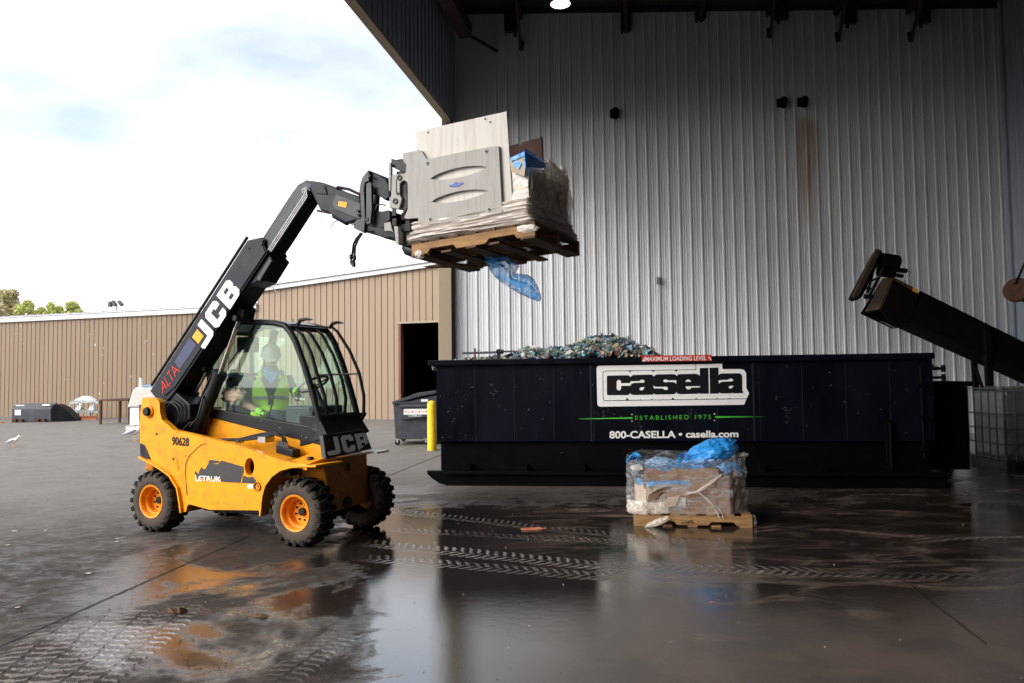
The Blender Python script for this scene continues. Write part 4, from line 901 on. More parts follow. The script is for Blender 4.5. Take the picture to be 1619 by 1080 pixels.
# drive guard plate (long leaning plate) and motor
pl=[C5(135,640),C5(180,680),C5(215,665),C5(460,115),C5(400,92),C5(380,110)]
m=MB(); m.prism([cp(*p,-.1) for p in [C5(135,630),C5(150,655),C5(200,640),C5(430,180),C5(450,110),C5(400,92)]],(0,.06,0)); m.build('guard','conv',cv,bevel=.01)
m=MB(); m.prism([cp(*p,-.04) for p in [C5(145,655),C5(190,682),C5(240,640),C5(460,190),C5(462,110),C5(430,120)]],(0,.3,0)); m.build('guard_back','conv_dark',cv,bevel=.01)
m=MB(); p0,p1=cp(*C5(440,230),.1),cp(*C5(640,260),.1); m.cyl(p0,p1,.17,18); m.cyl(p1,p1+(p1-p0)*.06,.14,18); m.cyl(p0-(p1-p0)*.1,p0,.1,14); p0,p1=cp(*C5(430,340),.15),cp(*C5(600,370),.15); m.cyl(p0,p1,.13,16); m.bar(cp(*C5(590,330),.1),cp(*C5(740,350),.1),.12,.08); m.bar(cp(*C5(600,390),.1),cp(*C5(700,410),.1),.1,.06)
m.build('motor','conv_dark',cv,smooth=40)
m=MB(); m.bar(cp(*C5(480,320)),cp(*C5(320,640)),.05,.05); m.bar(cp(*C5(370,330),.1),cp(*C5(300,600),.1),.04,.04); m.bar(cp(*C5(260,640)),cp(*C5(370,640)),.05,.1); m.bar(cp(*C5(430,420),.05),cp(*C5(330,470),.05),.04,.04); m.bar(cp(*C5(380,560),.05),cp(*C5(280,540),.05),.05,.05); m.build('drive_frame','black',cv)
m=MB()
for pts in ([C5(730,350),C5(790,360),C5(770,410)],[C5(720,310),C5(730,340)],[C5(620,420),C5(640,380)],[C5(720,450),C5(740,500),C5(760,530)]): m.tube([cp(*p) for p in pts],.008,5)
m.build('wire','hose',cv)
m=MB(); m.prism([cp(*p,-.01) for p in [C5(600,420),C5(870,560),C5(870,600),C5(820,585),C5(740,530),C5(605,450)]],(0,.03,0)); m.build('top_strip','rust',cv)
m=MB(); m.prism([cp(*p,-.02) for p in [C5(820,535),C5(880,560),C5(865,600),C5(815,575)]],(0,.03,0)); m.build('warning_plate','orange_decal',cv)
# trough running down to the right, beyond the frame
e0,e1=cp(1453,463),cp(1619,545); dv=(e1-e0); g0_,g1_=cp(1440,508),cp(1619,588)
m=MB(); m.hexa([e0,g0_,g0_+V((0,.9,0)),e0+V((0,.9,0)), e0+dv*2,g0_+(g1_-g0_)*2,g0_+(g1_-g0_)*2+V((0,.9,0)),e0+dv*2+V((0,.9,0))]); m.build('trough','conv_dark',cv)
m=MB(); m.bar(e0+V((0,-.02,.01)),e0+dv*2+V((0,-.02,.01)),.07,.05); m.bar(g0_+V((0,-.02,-.01)),g0_+(g1_-g0_)*2+V((0,-.02,-.01)),.07,.05); m.build('trough_edge','conv_dark',cv)
m=MB(); m.bar(cp(1560,520,-.05),V((cp(1568,685,-.05).x,-.05,0)),.12,.12); m.bar(cp(1538,545,.9),V((cp(1548,685,.9).x,.9,0)),.1,.1); m.bar(cp(1542,580,.4),cp(1562,640,.1),.05,.05); m.bar(cp(1562,610,.1),cp(1546,660,.6),.05,.05)
m.build('support_leg','conv_dark',cv); MB().bar(e0+dv*1.8+V((0,0,-.3)),V(((e0+dv*1.8).x,0,0)),.12,.12).build('support_leg','conv_dark',cv)
# reel/pulley at the edge
c=yp(1607,458,14.5); rl=empty('rusty_drum',c,'rusty round drum end hanging by a rod at the right edge','drum')
m=MB(); m.lathe([(0,-.02),(.22,-.02),(.24,0),(.24,.05),(.1,.06),(.1,.5),(0,.5)],(0,0,0),V((.75,.6,-.25)),24); m.build('drum','rust',rl,smooth=40)
MB().bb((.1,.0,-.12),(.6,.5,.14)).build('bearing_box','conv_dark',rl,bevel=.02)
MB().bar((-.02,0,.1),(.55,0,1.25),.03,.03).bar((.5,.05,1.2),(.5,.05,7),.03,.03).build('hanger_rod','black',rl)
# caged tote
p=gp(1592,742); tk=empty('caged_liquid_tote',(p.x,p.y,0),'white plastic liquid tote in a metal cage at the right edge','tank'); H=(742-614)*p.y/FPX*1.0
MB().bb((.05,.04,.16),(1.15,.98,H-.05)).build('tank','translucent',tk,bevel=.07,seg=3)
m=MB()
for z in (.16,.4,.65,.9,H-.02): m.bar((0,0,z),(1.2,0,z),.02,.02); m.bar((0,0,z),(0,1,z),.02,.02); m.bar((1.2,0,z),(1.2,1,z),.02,.02)
for k in range(8): x=k*1.2/7; m.bar((x,-.012,.12),(x,-.012,H),.018,.018)
for k in range(6): y=k*1/5; m.bar((-.012,y,.12),(-.012,y,H),.018,.018)
m.bar((.3,0,H),(.3,1,H),.02,.02); m.bar((.8,0,H),(.8,1,H),.02,.02); m.bar((0,-.02,.2),(.5,-.02,.6),.02,.02); m.build('cage','cage',tk)
MB().bb((0,0,0),(.12,1,.11)).bb((.54,0,0),(.66,1,.11)).bb((1.08,0,0),(1.2,1,.11)).bb((0,0,.111),(1.2,1,.135)).build('base','black',tk)
MB().bb((-.35,.6,0),(-.06,.95,1.0)).bb((-.33,.57,.5),(-.1,.6,.9)).build('control_cabinet','navy_dark',None,label='narrow black cabinet just left of the caged tote',cat='cabinet').location=(p.x+.0,p.y+.8,.35)
bpy.data.objects['control_cabinet'].location.z=0

# ============================================================ FAR YARD OBJECTS
def at(px,py): q=gp(px,py); return q, q.y/FPX
q,k=at(18,668); q.z=0
bk=empty('sweeper_bucket',q,'long black steel sweeper bucket with sloping end, farthest left by the shed','bucket')
prof=[(0,.0),(0,25*k),(4*k,28*k),(50*k,29*k),(57*k,24*k),(57*k,0)]
P1=[(.0,0),(0,.55),(.12,.7),(.5,.78),(1.2,.2),(1.3,0)]
m=MB(); L_=62*k; m.prism([(0,y*.9,z) for y,z in P1],(L_,0,0)); m.build('body','bin',bk,bevel=.02)
m=MB(); m.prism([(L_+.002,.0,.02),(L_+.002,0,.6),(L_+.15,.1,.74),(L_+.35,.3,.6),(L_+.72,.5,.12),(L_+.72,.5,.0)],(0,.5,0)); m.build('side_plate','black',bk,bevel=.01)
m=MB(); m.bb((.15,-.02,.3),(.4,-.003,.52)); m.bb((.1,.1,.66),(.45,.2,.72)); m.bb((1.25,.05,.68),(1.55,.2,.74)); m.build('white_patch','white_paint',bk)
m=MB(); 
for x in (.1,.35,1.05,1.3): m.bb((x,-.12,0),(x+.16,-.002,.14))
m.build('bracket','rust',bk)
MB().tube([(-.05,-.3,.02),(-.4,-.5,.01),(-.9,-.45,.01)],.02,5).build('cord','redcord',None,label='orange cord on the ground at the left of the black bucket',cat='cord').location=q
q,k=at(106,664); q.z=0
sp_=empty('steel_base_beam',q,'rusty orange steel beam lying under the grey frame','beam')
MB().bb((0,0,0),(45*k,.12,.04)).bb((0,.05,.04),(45*k,.07,6*k-.03)).bb((0,0,6*k-.03),(45*k,.12,6*k)).build('beam','leaforange',sp_)
fx=empty('quick_attach_frame',q+V((0,.0,6*k)),'grey steel attachment frame with peaked white top, between the bucket and the table','steel frame')
X=lambda p:(p-106)*k; Z=lambda p:(658-p)*k
m=MB(); m.bar((X(109),.1,Z(637)),(X(150),.1,Z(635)),.1,.1); m.bar((X(109),.1,Z(651)),(X(148),.1,Z(651)),.1,.1); m.bar((X(109),.1,Z(637)),(X(107),.1,Z(652)),.06,.06); m.bar((X(146),.1,Z(636)),(X(147),.1,Z(652)),.06,.06); m.bar((X(120),.1,Z(652)),(X(120),.1,0),.12,.1); m.bar((X(139),.1,Z(652)),(X(139),.1,0),.12,.1); m.bar((X(149),.1,Z(637)),(X(154),.1,Z(637)),.12,.12); m.bar((X(147),.1,Z(652)),(X(154),.1,Z(652)),.1,.08); m.build('frame','galv',fx)
m=MB(); m.prism([(X(112),.15,Z(634)),(X(126),.15,Z(627)),(X(133),.15,Z(627)),(X(144),.15,Z(634))],(0,.35,0)); m.build('peaked_top','plastic_white',fx,bevel=.01)
m=MB(); m.prism([(X(112),.2,Z(650)),(X(118),.2,Z(640)),(X(124),.2,Z(648))],(0,.2,0)); m.prism([(X(133),.2,Z(650)),(X(141),.2,Z(639)),(X(145),.2,Z(649))],(0,.2,0)); m.bar((X(123),.1,Z(650)),(X(126),.1,Z(637)),.1,.1); m.build('lug','plastic_white',fx)
q,k=at(157,671); q.z=0
tb=empty('steel_table',q,'thin brown steel frame table by the shed wall','table')
X=lambda p:(p-157)*k; Z=lambda p:(671-p)*k
m=MB(); m.hexa([(X(156),0,Z(634)),(X(206),-.2,Z(635)),(X(206),.9,Z(632)),(X(166),1.2,Z(634)),(X(156),0,Z(632)),(X(206),-.2,Z(632)),(X(206),.9,Z(629.5)),(X(166),1.2,Z(631))]); m.build('tabletop','rust',tb)
for px_,yy_ in ((158,.05),(188,1.0),(204,0.),(166,1.1)): MB().bar((X(px_),yy_,Z(634)),(X(px_),yy_,0),.07,.07).build('leg','rust',tb)
q,k=at(212,680); q.z=0
q=gp(203,680); q.z=0; k=q.y/FPX
wp=pallet('shipping_pallet',Matrix.Translation(q+V((-.1,0,0))),1.15,1.0,'pale wooden pallet under the white wrapped totes behind the telehandler','paper','paper')
wt=empty('wrapped_tote_stack',q+V((0,0,.14)),'white plastic totes in film stacked on a pallet behind the telehandler rear','tote')
MB().bb((0,.05,0),(1.0,.95,.62)).build('lower_tote','plastic_white',wt,bevel=.05)
m=MB(); m.prism([(-.06,0,.62),(1.05,0,.62),(.95,0,1.08),(.8,0,1.3),(.22,0,1.3),(.12,0,1.2)],(0,.95,0)); m.build('upper_tote','film_white',wt,bevel=.06,seg=3)
crumple('blue_cover',(.6,.4,1.33),(.33,.35,.05),'bag_light',wt,12,.3,21)
MB().cyl((.25,.3,1.2),(.25,.3,1.62),.05,10).build('roll_core','plastic_white',wt)
# gulls
def gull(px,py,lb,scale=1.0,flip=1):
    q=gp(px,py); k=scale; r=empty('gull',(q.x,q.y,0),lb,'bird','gulls standing on the yard'); 
    if flip<0: r.rotation_euler=(0,0,pi)
    from mathutils import noise
    m=MB(); pr=[(-.2,.0,.0),(-.17,.035,.02),(-.08,.065,.05),(.02,.075,.075),(.1,.062,.105),(.14,.04,.15),(.165,.033,.185),(.19,.036,.205),(.215,.026,.205),(.235,.01,.2)]
    m.tube([(x*k,0,(z+.13)*k) for x,rr,z in pr],[max(.004,rr)*k for x,rr,z in pr],12); b=m.build('body','gull_white',r,smooth=80,fix=False)
    m=MB()
    for s in (-1,1): m.tube([(.08*k,s*.055*k,.23*k),(0,s*.07*k,.21*k),(-.12*k,s*.05*k,.17*k),(-.25*k,s*.015*k,.13*k)],[.02*k,.04*k,.03*k,.006*k],8)
    m.build('wings','gull_grey',r,smooth=80)
    m=MB()
    for s in (-1,1): m.tube([(.02*k,s*.03*k,.14*k),(.025*k,s*.03*k,.07*k),(.02*k,s*.03*k,0)],.005*k,5); m.bb((.01*k,s*.03*k-.02*k,0),(.06*k,s*.03*k+.02*k,.005*k))
    m.build('legs','orange_decal',r); MB().tube([(.23*k,0,.333*k),(.27*k,0,.33*k),(.285*k,0,.32*k)],[.009*k,.007*k,.002*k],6).build('beak','orange_decal',r)
gull(20,707,'white gull standing alone at the left edge of the yard',.8)
gull(211,697,'white gull half hidden behind the rear of the telehandler',1.3)

# ============================================================ LITTER on the floor
def scrap(px,py,l,wd,m_,name,lb,cat,h=.006,ang=0):
    q=gp(px,py); mb=MB(); n=7; vs=[]
    for i in range(n):
        f=i/(n-1); wv=wd*(math.sin(pi*min(.97,max(.03,f)))**.6)*random.uniform(.75,1.1)/2; z=h*(1+1.6*abs(sin(f*5+px)))
        vs += [V((l*(f-.5),-wv,z)),V((l*(f-.5),wv,z*.6)),V((l*(f-.5),wv,.004)),V((l*(f-.5),-wv,.004))]
    fs=[]
    for i in range(n-1):
        for j in range(4): fs.append((i*4+j,(i+1)*4+j,(i+1)*4+(j+1)%4,i*4+(j+1)%4))
    fs += [(0,1,2,3),((n-1)*4+3,(n-1)*4+2,(n-1)*4+1,(n-1)*4)]
    mb.add(vs,fs); o=mb.build(name,m_,None,label=lb,cat=cat); o.location=(q.x,q.y,.0); o.rotation_euler=(0,0,ang); return o
scrap(281,969,.13,.06,'leafbrown','fallen_leaf','curled brown leaf on the wet floor in front of the rear wheel','leaf',.018,.15)
scrap(413,976,.1,.04,'leafbrown','fallen_leaf','small dark twig-like leaf near the orange reflection','leaf',.012,-.2)
scrap(843,837,.26,.2,'leaforange','orange_scrap','flat orange cardboard scrap between the telehandler and the container','scrap',.005,.1)
scrap(1126,953,.03,.02,'leaforange','orange_scrap','tiny pink scrap on the wet floor below the pallet','scrap',.004)
for i,(px,py) in enumerate(((72,839),(23,840),(13,862),(186,852),(185,857),(28,961),(140,907))): 
    scrap(px,py,random.uniform(.04,.08),random.uniform(.02,.04),'paper','paper_scrap','small pale paper scrap on the damp yard left of the telehandler','paper scrap',.003,random.uniform(-.5,.5))['group']='small paper scraps on the yard'
random.seed(11)
mb=MB(); gd=MB()
for k in range(230):
    px=random.uniform(0,1619); py=random.uniform(690,1075) if px<560 else random.uniform(770,1075)
    if px>900 and random.random()<.8: continue
    q=gp(px,py); s=random.uniform(.002,.006)*(1+q.y*.03); e=V((random.uniform(-1,1),random.uniform(-1,1),0)).normalized()*s; n=V((-e.y,e.x,0))*random.uniform(.3,.9); z=V((0,0,.004))
    mb.add([q+z-e-n,q+z+e-n*.6,q+z+e*.7+n,q+z-e*.8+n, q+z*2+V((0,0,s*.3))],[(0,1,4),(1,2,4),(2,3,4),(3,0,4)])
for k in range(520):
    px=random.uniform(0,540); py=random.uniform(740,1078); q=gp(px,py); s=random.uniform(.002,.007); e=V((random.uniform(-1,1),random.uniform(-1,1),0)).normalized()*s; n=V((-e.y,e.x,0))*random.uniform(.3,.9); z=V((0,0,.004))
    gd.add([q+z-e-n,q+z+e-n*.6,q+z+e*.7+n,q+z-e*.8+n, q+z*2+V((0,0,s*.4))],[(0,1,4),(1,2,4),(2,3,4),(3,0,4)])
gd.build('gravel_crumbs','joint',None,label='small dark crumbs of dirt on the damp yard',kind='stuff',fix=False)
mb.build('grit','pile',None,label='scattered grit and crumbs of litter on the wet floor',kind='stuff',fix=False)
# ============================================================ TELEHANDLER
TO=gp(470,866); TO.z=0; tf=V((.905,-.425,0)).normalized(); tl_=V((-tf.y,tf.x,0))
TMX=Matrix(((tf.x,tl_.x,0,TO.x),(tf.y,tl_.y,0,TO.y),(0,0,1,0),(0,0,0,1))); TI=TMX.inverted()
def S(px,py,y): return TI@onpl(px,py,TO+tl_*y,tl_)      # measured point on a side plane of the machine
def F(px,py,x): return TI@onpl(px,py,TO+tf*x,tf)        # ... on a cross plane
th=empty('telehandler',mtx=TMX,label='yellow and black telehandler with raised boom clamping a wrapped pallet load',cat='telehandler')
XR=-1.97; RW=.335
# ---- wheels
def wheel(x,y0,side):
    w_=empty('wheel',(x-.03,y0,RW*.965)); w_.parent=th; w_.scale=(.965,.86,.965)
    W_=.27; s=side    # s=+1: outer face towards -y
    def lp(pr): return [(r,h*s) for r,h in pr]
    m=MB(); m.lathe(lp([(.175,.015),(.185,.0),(.215,-.012),(.26,-.012),(.295,.0),(.312,.02),(.315,.05),(.315,W_-.05),(.312,W_-.02),(.295,W_),(.2,W_+.0),(.175,W_-.02)]),(0,0,0),(0,1,0),48)
    ty=m.build('tyre','rubber_side',w_,smooth=35,fix=False)
    m=MB(); n=20
    for i in range(n):
        for sd in (0,1):
            a=2*pi*(i+.5*sd)/n; rot=Matrix.Rotation(a,3,'Y')
            h0,h1=((.0,.15),(.27,.12))[sd]; sg=1 if sd==0 else -1
            P=[]
            for (hh,dx,wd) in ((0,0,.052),(.5,-.012,.042),(1,-.05,.032)):
                h=(h0+(h1-h0)*hh)*s
                for r in (.305,.345 if hh>0 else .332):
                    for e in (-1,1): P.append(rot@V((dx+e*wd/2*(1.15 if r<.31 else .9),h,r)))
            o=len(m.v); m.v+=P
            for q in range(2):
                b=o+q*4; m.f+=[(b,b+1,b+5,b+4),(b+2,b+6,b+7,b+3),(b,b+4,b+6,b+2),(b+1,b+3,b+7,b+5)]
            m.f+=[(o,o+2,o+3,o+1),(o+8,o+9,o+11,o+10)]
            # shoulder part of the lug
            hs=(-.012 if sd==0 else .282)*s; P=[rot@V((e*.024,h0*s,r)) for r in (.27,.333) for e in (-1,1)]+[rot@V((e*.02,hs,r)) for r in (.275,.325) for e in (-1,1)]
            o=len(m.v); m.v+=P; m.f+=[(o,o+1,o+3,o+2),(o+4,o+6,o+7,o+5),(o,o+4,o+5,o+1),(o+2,o+3,o+7,o+6),(o,o+2,o+6,o+4),(o+1,o+5,o+7,o+3)]
    m.build('tread','rubber',w_)
    m=MB(); m.lathe(lp([(.176,.004),(.186,-.006),(.182,-.01),(.166,-.004),(.156,.012),(.15,.05),(.135,.06),(.128,.07),(.125,.13),(.06,.138),(.0,.138)]),(0,0,0),(0,1,0),40)
    rim=m.build('rim','rim',w_,smooth=30,fix=False)
    m=MB(); m.lathe(lp([(.0,.1),(.035,.1),(.04,.105),(.04,.14)]),(0,0,0),(0,1,0),20); m.build('hub','black',w_,smooth=35,fix=False)
    m=MB()
    for k in range(8):
        a=2*pi*k/8+.3; c=V((cos(a)*.085,.118*s,sin(a)*.085)); m.cyl(c,c+V((0,.03*s,0)),.011,6)
    m.build('wheel_nut','black',w_)
    return w_
WY2=1.235
wheel(0,0,1); wheel(XR,0,1); wheel(0,WY2,-1); wheel(XR,WY2,-1)
MB().cyl((0,.2,RW),(0,1.05,RW),.07,14).cyl((XR,.2,RW),(XR,1.05,RW),.07,14).ball((0,.62,RW),(.14,.16,.14)).ball((XR,.62,RW),(.14,.16,.14)).build('axle','black',th,smooth=40)
# ---- body side (near)
YB=.045
body=[(225,629),(232,628.5),(248,631),(252,636),(253,652),(256,664),(268,674),(274,680),(301,686),(375,704),(449,729),(480,735),(462,736.5),(446,741),(432,751),(421,766),(416,784),(414,812),(411,812),(409,807),(331,806),(299,797),(296,800),(294,809),(288,810),(286,795),(282,772),(270,753),(255,742),(238,732),(223,724),(221,700),(220.5,672),(222,650)]
hole=[(394.5+7.6*cos(R(t)),738+14*sin(R(t))) for t in range(0,360,20)]
m=MB(); px_prism(m,body,lambda a,b:S(a,b,YB),(0,.07,0),[hole]); side=m.build('side_panel','yellow',th,smooth=30,bevel=.012,seg=3)
# far side panel, lower
m=MB(); m.prism([V((S(a,b,YB).x,1.2,min(S(a,b,YB).z,1.12))) for a,b in body],(0,-.06,0)); m.build('side_panel','yellow',th,bevel=.01)
# pod behind the panel with a rounded belly
x0,x1=S(297,790,YB).x,S(412,800,YB).x
m=MB(); z0=.29
pr=[(YB+.03,z0+.1),(YB+.06,z0+.03),(YB+.13,z0),(.42,z0),(.42,.66),(YB+.075,.66)]
m.prism([(x0+.02,y,z) for y,z in pr],(x1-x0-.04,0,0)); m.build('side_tank','yellow_dirty_shade',th,bevel=.015)
# recessed ring and dark shape behind the round hole
c=S(394,738,YB+.15); m=MB(); m.lathe([(.065,-.08),(.07,.0),(.07,.12)],c,(0,1,0),24); m.build('hole_sleeve','rust',th,smooth=40,fix=False)
MB().bb(c+V((-.1,.1,-.12)),c+V((.12,.13,.12))).build('hole_back','black',th)
# belly/chassis between the wheels
MB().bb((XR-.28,.34,.36),(.1,.98,.62)).build('chassis','yellow_dirty_shade',th,bevel=.02)
MB().bb((x0+.1,.15,.24),(x1-.1,1.1,.3)).build('belly_plate','black',th,bevel=.02)
# fender lips (near)
def lip(pts,y0,y1,m_='yellow',th_=.022):
    m=MB(); P=[S(a,b,YB) for a,b in pts]; vs=[]
    n=len(P)
    for i in range(n):
        t=(P[min(i+1,n-1)]-P[max(i-1,0)]).normalized(); nn_=V((t.z,0,-t.x)); q=P[i]
        for yy,o in ((y0,0),(y1,0),(y1,th_),(y0,th_)): vs.append(V((q.x,yy,q.z))+nn_*o)
    fs=[]
    for i in range(n-1):
        for j in range(4): fs.append((i*4+j,i*4+(j+1)%4,(i+1)*4+(j+1)%4,(i+1)*4+j))
    fs+=[(0,1,2,3),((n-1)*4+3,(n-1)*4+2,(n-1)*4+1,(n-1)*4)]
    m.add(vs,fs); return m.build('fender',m_,th,bevel=.005)
fa=[(413,815),(414.5,800),(416,784),(421,766),(432,751),(446,741),(462,736.5),(480,735),(503,735)]
lip(fa,YB-.035,.42); 
ra=[(288,811),(286,795),(282,772),(270,753),(255,742),(238,732),(222,724)]
lip(ra,YB-.035,.4)
# inner wheel arch (dark, front) and rear light block
m=MB(); P=[S(a,b,YB) for a,b in fa[:8]]; 
rc=S(222,700,YB); m.prism([V((S(a,b,YB).x,YB-.004,S(a,b,YB).z)) for a,b in [(221,700),(229,703),(236,718),(240,728),(222,723)]],(0,.1,0)); m.build('rear_bumper','black',th,bevel=.008)
m=MB(); P=[(220,640),(222.5,640),(222,680),(224,700),(220,700)]; m.prism([S(a,b,YB+.01) for a,b in P],(0,.5,0)); m.build('rear_edge','black',th)
m=MB(); m.bb((XR-.33,.16,.62),(XR-.2,1.15,1.3)); m.build('counterweight','yellow_dirty_shade',th,bevel=.02)
# boom pivot boss and pin
c=S(236,650.5,YB); m=MB(); m.lathe([(0,-.022),(.062,-.022),(.07,-.015),(.07,.0)],c,(0,1,0),28); m.build('pivot_boss','yellow',th,smooth=40,fix=False)
m=MB(); m.lathe([(0,-.055),(.04,-.055),(.048,-.045),(.05,-.02)],c,(0,1,0),20); m.build('pivot_pin','black',th,smooth=40,fix=False)
c=S(407.5,769,YB); m=MB(); m.lathe([(.03,-.004),(.036,-.016),(.043,-.016),(.045,0)],c,(0,1,0),24); m.build('filler_ring','yellow_dirty_shade',th,smooth=40,fix=False)
m=MB(); m.lathe([(0,.01),(.03,.01),(.03,-.004)],c,(0,1,0),20).ball(c+V((.005,-.012,.005)),.009); m.build('filler_cap','steel',th,smooth=40,fix=False)
m=MB()
for px,py in ((248,686),(274,726),(449,768),(252,748)): c=S(px,py,YB); m.cyl(c+V((0,-.004,0)),c,.014,10)
m.build('bolt','black',th)
# painted marks on the side
def sdecal(name,pts,m_,y=YB,th_=.003,parent=side):
    m=MB(); m.prism([S(a,b,y-.001) for a,b in pts],(0,-th_,0)); return m.build(name,m_,parent)
L2=lambda x,y:(195+x/7.9,730+y/7.9)
sdecal('decal',[L2(*p) for p in [(905,170),(890,125),(905,118),(930,150),(942,150),(955,100),(968,85),(975,60),(985,80),(1000,92),(1030,88),(1050,45),(1075,5),(1130,25),(1180,30),(1230,-15),(1490,60),(1525,120),(1540,180),(1500,230),(1462,235),(1490,165),(1470,120),(1460,120)]][:17]+[L2(1500,55),L2(1503,120),L2(1470,225),L2(1462,264),L2(1225,252),L2(1215,210),L2(905,205)],'letruk')
sdecal('decal',[L2(*p) for p in [(1500,170),(1560,195),(1619,185),(1650,230),(1665,272),(1480,266)]],'letruk')
sdecal('decal',[L2(*p) for p in [(1062,-5),(1080,-22),(1130,-20),(1200,-8),(1190,10),(1140,20),(1085,12)]],'letruk')
text_on('model_text','LETRUK',[S(309.5,760.5,YB),S(350,762,YB),S(350,753.5,YB),S(309.5,752,YB)],(0,-1,0),'white_paint',side,off=.018,lift=.0055)
text_on('fleet_number','90628',[S(272,704,YB),S(299,706,YB),S(299.5,692,YB),S(272.5,689.8,YB)],(0,-1,0),'black_decal',side,off=.03)
sdecal('sticker',[(392,765.5),(400,766),(400,773),(392,772)],'white_paint')
# pressed line in the panel
def sline(pts,m_='rust',r=.004):
    m=MB(); m.tube([S(a,b,YB-.001) for a,b in pts],r,5); m.build('panel_crease',m_,side,smooth=60)
sline([(327,702),(320,702),(313,707),(300,720),(294,732),(293,745),(294,765),(296,782)],'yellow_dirty_shade',.006)
sline([(276,722),(281,730),(282,745)],'yellow_dirty_shade',.003)
random.seed(21)
for mm,nn,pal_ in (('black',70,0),('yellow_dirty_shade',60,1)):
    m=MB()
    for k in range(nn):
        bx,by=random.choice(((300,790),(350,795),(400,790),(290,720),(230,690),(430,740),(380,720),(240,735),(330,800),(465,736)))
        x,y=bx+random.gauss(0,14),by+random.gauss(0,6)
        if not (232<x<408 and 640+(x-232)*.42<y<803 and (x>292 or y<715)) : continue
        l=random.uniform(.3,2.4)*(1 if pal_ else .6); a=random.uniform(-.4,.4) if random.random()<.7 else random.uniform(0,3); wd=random.uniform(.15,.5)
        pts=[(x+l*cos(q)*random.uniform(.6,1.2)*cos(a)-wd*sin(q)*sin(a),y+l*cos(q)*sin(a)+wd*sin(q)*cos(a)*random.uniform(.6,1.3)) for q in [k2*pi/3 for k2 in range(6)]]
        m.prism([S(a_,b_,YB-.001) for a_,b_ in pts],(0,-.0012,0))
    m.build('paint_chips',mm,side)
# ---- lane between the side panel and the cab
YC_=.47
m=MB(); m.bb((XR+.2,YB+.071,.66),(-.2,YC_,.7)); m.build('lane_floor','black',th)
inn=[(333,661),(508,704),(503,733),(480,735),(449,729),(375,704),(325,690)]
m=MB(); m.prism([S(333,655,YC_),S(509,703,YC_),S(509,703,YC_)+V((0,0,-.33)),S(333,655,YC_)+V((-.1,0,-.5))],(0,.03,0)); m.build('inner_panel','yellow',th,bevel=.006)
# front mudguard deck over the wheel
A_=S(463,728,.3); 
m=MB(); zt=S(480,734,YB).z; xa=S(449,729,YB).x; za=S(449,729,YB).z; xf=.1
m.hexa([V((xa,YB+.07,za-.05)),V((xf,YB-.03,zt-.06)),V((xf,YC_,zt-.0)),V((xa,YC_,za+.0)),V((xa,YB+.07,za-.012)),V((xf,YB-.03,zt-.0)),V((xf,YC_,zt+.07)),V((xa,YC_,za+.05))]); m.build('mudguard','yellow',th,bevel=.012)
MB().lathe([(0,.03),(.025,.03),(.033,.02),(.036,.0)],S(491,727,.2),(0,0,1),16).build('fuel_cap','black',th,smooth=40,fix=False)
# valve hoses in the lane
m=MB()
for k in range(4):
    m.tube([S(345,695,.3),S(378,697-k,.3),S(420-k*2,692-k*2.2,.3),S(435,687-k*1.4,.32),S(450-k,692,.32),S(455-k*2.5,706,.33)],.012,6)
m.build('hydraulic_hoses','hose',th,smooth=60)
m=MB(); m.bb(S(419,700,.26),S(423,689,.4)); m.bb(S(377,701,.28),S(382,695,.36)); m.build('hose_clamp','steel',th)
MB().prism([S(436,703,.28),S(463,712,.28),S(463,724,.28),S(436,716,.28)],(0,.12,0)).build('valve_block','black',th,bevel=.008)
m=MB()
for k in range(5): p=S(441+k*3.2,705+k*.8,.275); m.cyl(p,p+V((0,0,.05)),.012,6)
m.build('hose_fitting','steel',th)
# ---- front apron and nose
m=MB(); tz=zt+.02
m.hexa([V((-.2,.4,.3)),V((.12,.4,.28)),V((.12,.985,.3)),V((-.2,.985,.3)),V((-.2,.24,tz)),V((.1,.24,tz)),V((.1,.985,tz)),V((-.2,.985,tz))]); m.build('front_apron','yellow_dirty_shade',th,bevel=.012)
MB().bb((-.35,.24,.62),(-.19,.985,tz)).build('wheel_arch_panel','yellow_dirty_shade',th)
MB().bb((.03,1.04,tz-.01),(.19,1.27,tz+.012)).build('far_mudguard','white_paint',th,bevel=.006)
m=MB(); m.bb((.118,.62,.66),(.135,.65,.74)); m.build('latch','black',th)
# ---- cab
CY0,CY1=.47,1.16
def CPt(px,py,y=CY0): q=S(px,py,y); return (q.x,q.z)
# profile of the near frame (x,z) on the cab's near side
pb0=(-1.66,1.205); pb1=CPt(508,703); 
ptop=[(-1.70,2.17),(-1.5,2.245),CPt(375,508.5),CPt(415,509.5),CPt(434,511),CPt(449,515),CPt(458,526),CPt(466,541),CPt(479,577),CPt(490,613),CPt(497,640),CPt(503,664),CPt(507,684)]
def pts3(pr,y): return [V((x,y,z)) for x,z in pr]
for y in (CY0+.02,CY1-.02):
    m=MB(); m.tube([V((pb0[0],y,pb0[1]))]+pts3(ptop,y)+[V((pb1[0],y,pb1[1]))],.034,8); m.build('cab_pillar','black',th,smooth=50)
# lower band of the cab side
for y in (CY0-.012,CY1-.03):
    m=MB(); m.prism([V((CPt(*p)[0],y,CPt(*p)[1])) for p in [(333,660),(508,704),(506,682),(489,674),(340,646.5)]],(0,.045,0)); m.build('cab_sill','black',th,bevel=.008)
m=MB()
for px,py in ((389,656),(413,666),(443,677),(477,690),(484,692)): c=S(px,py,CY0-.014); m.ball(c,.008,8,6)
m.build('rivet','steel',th)
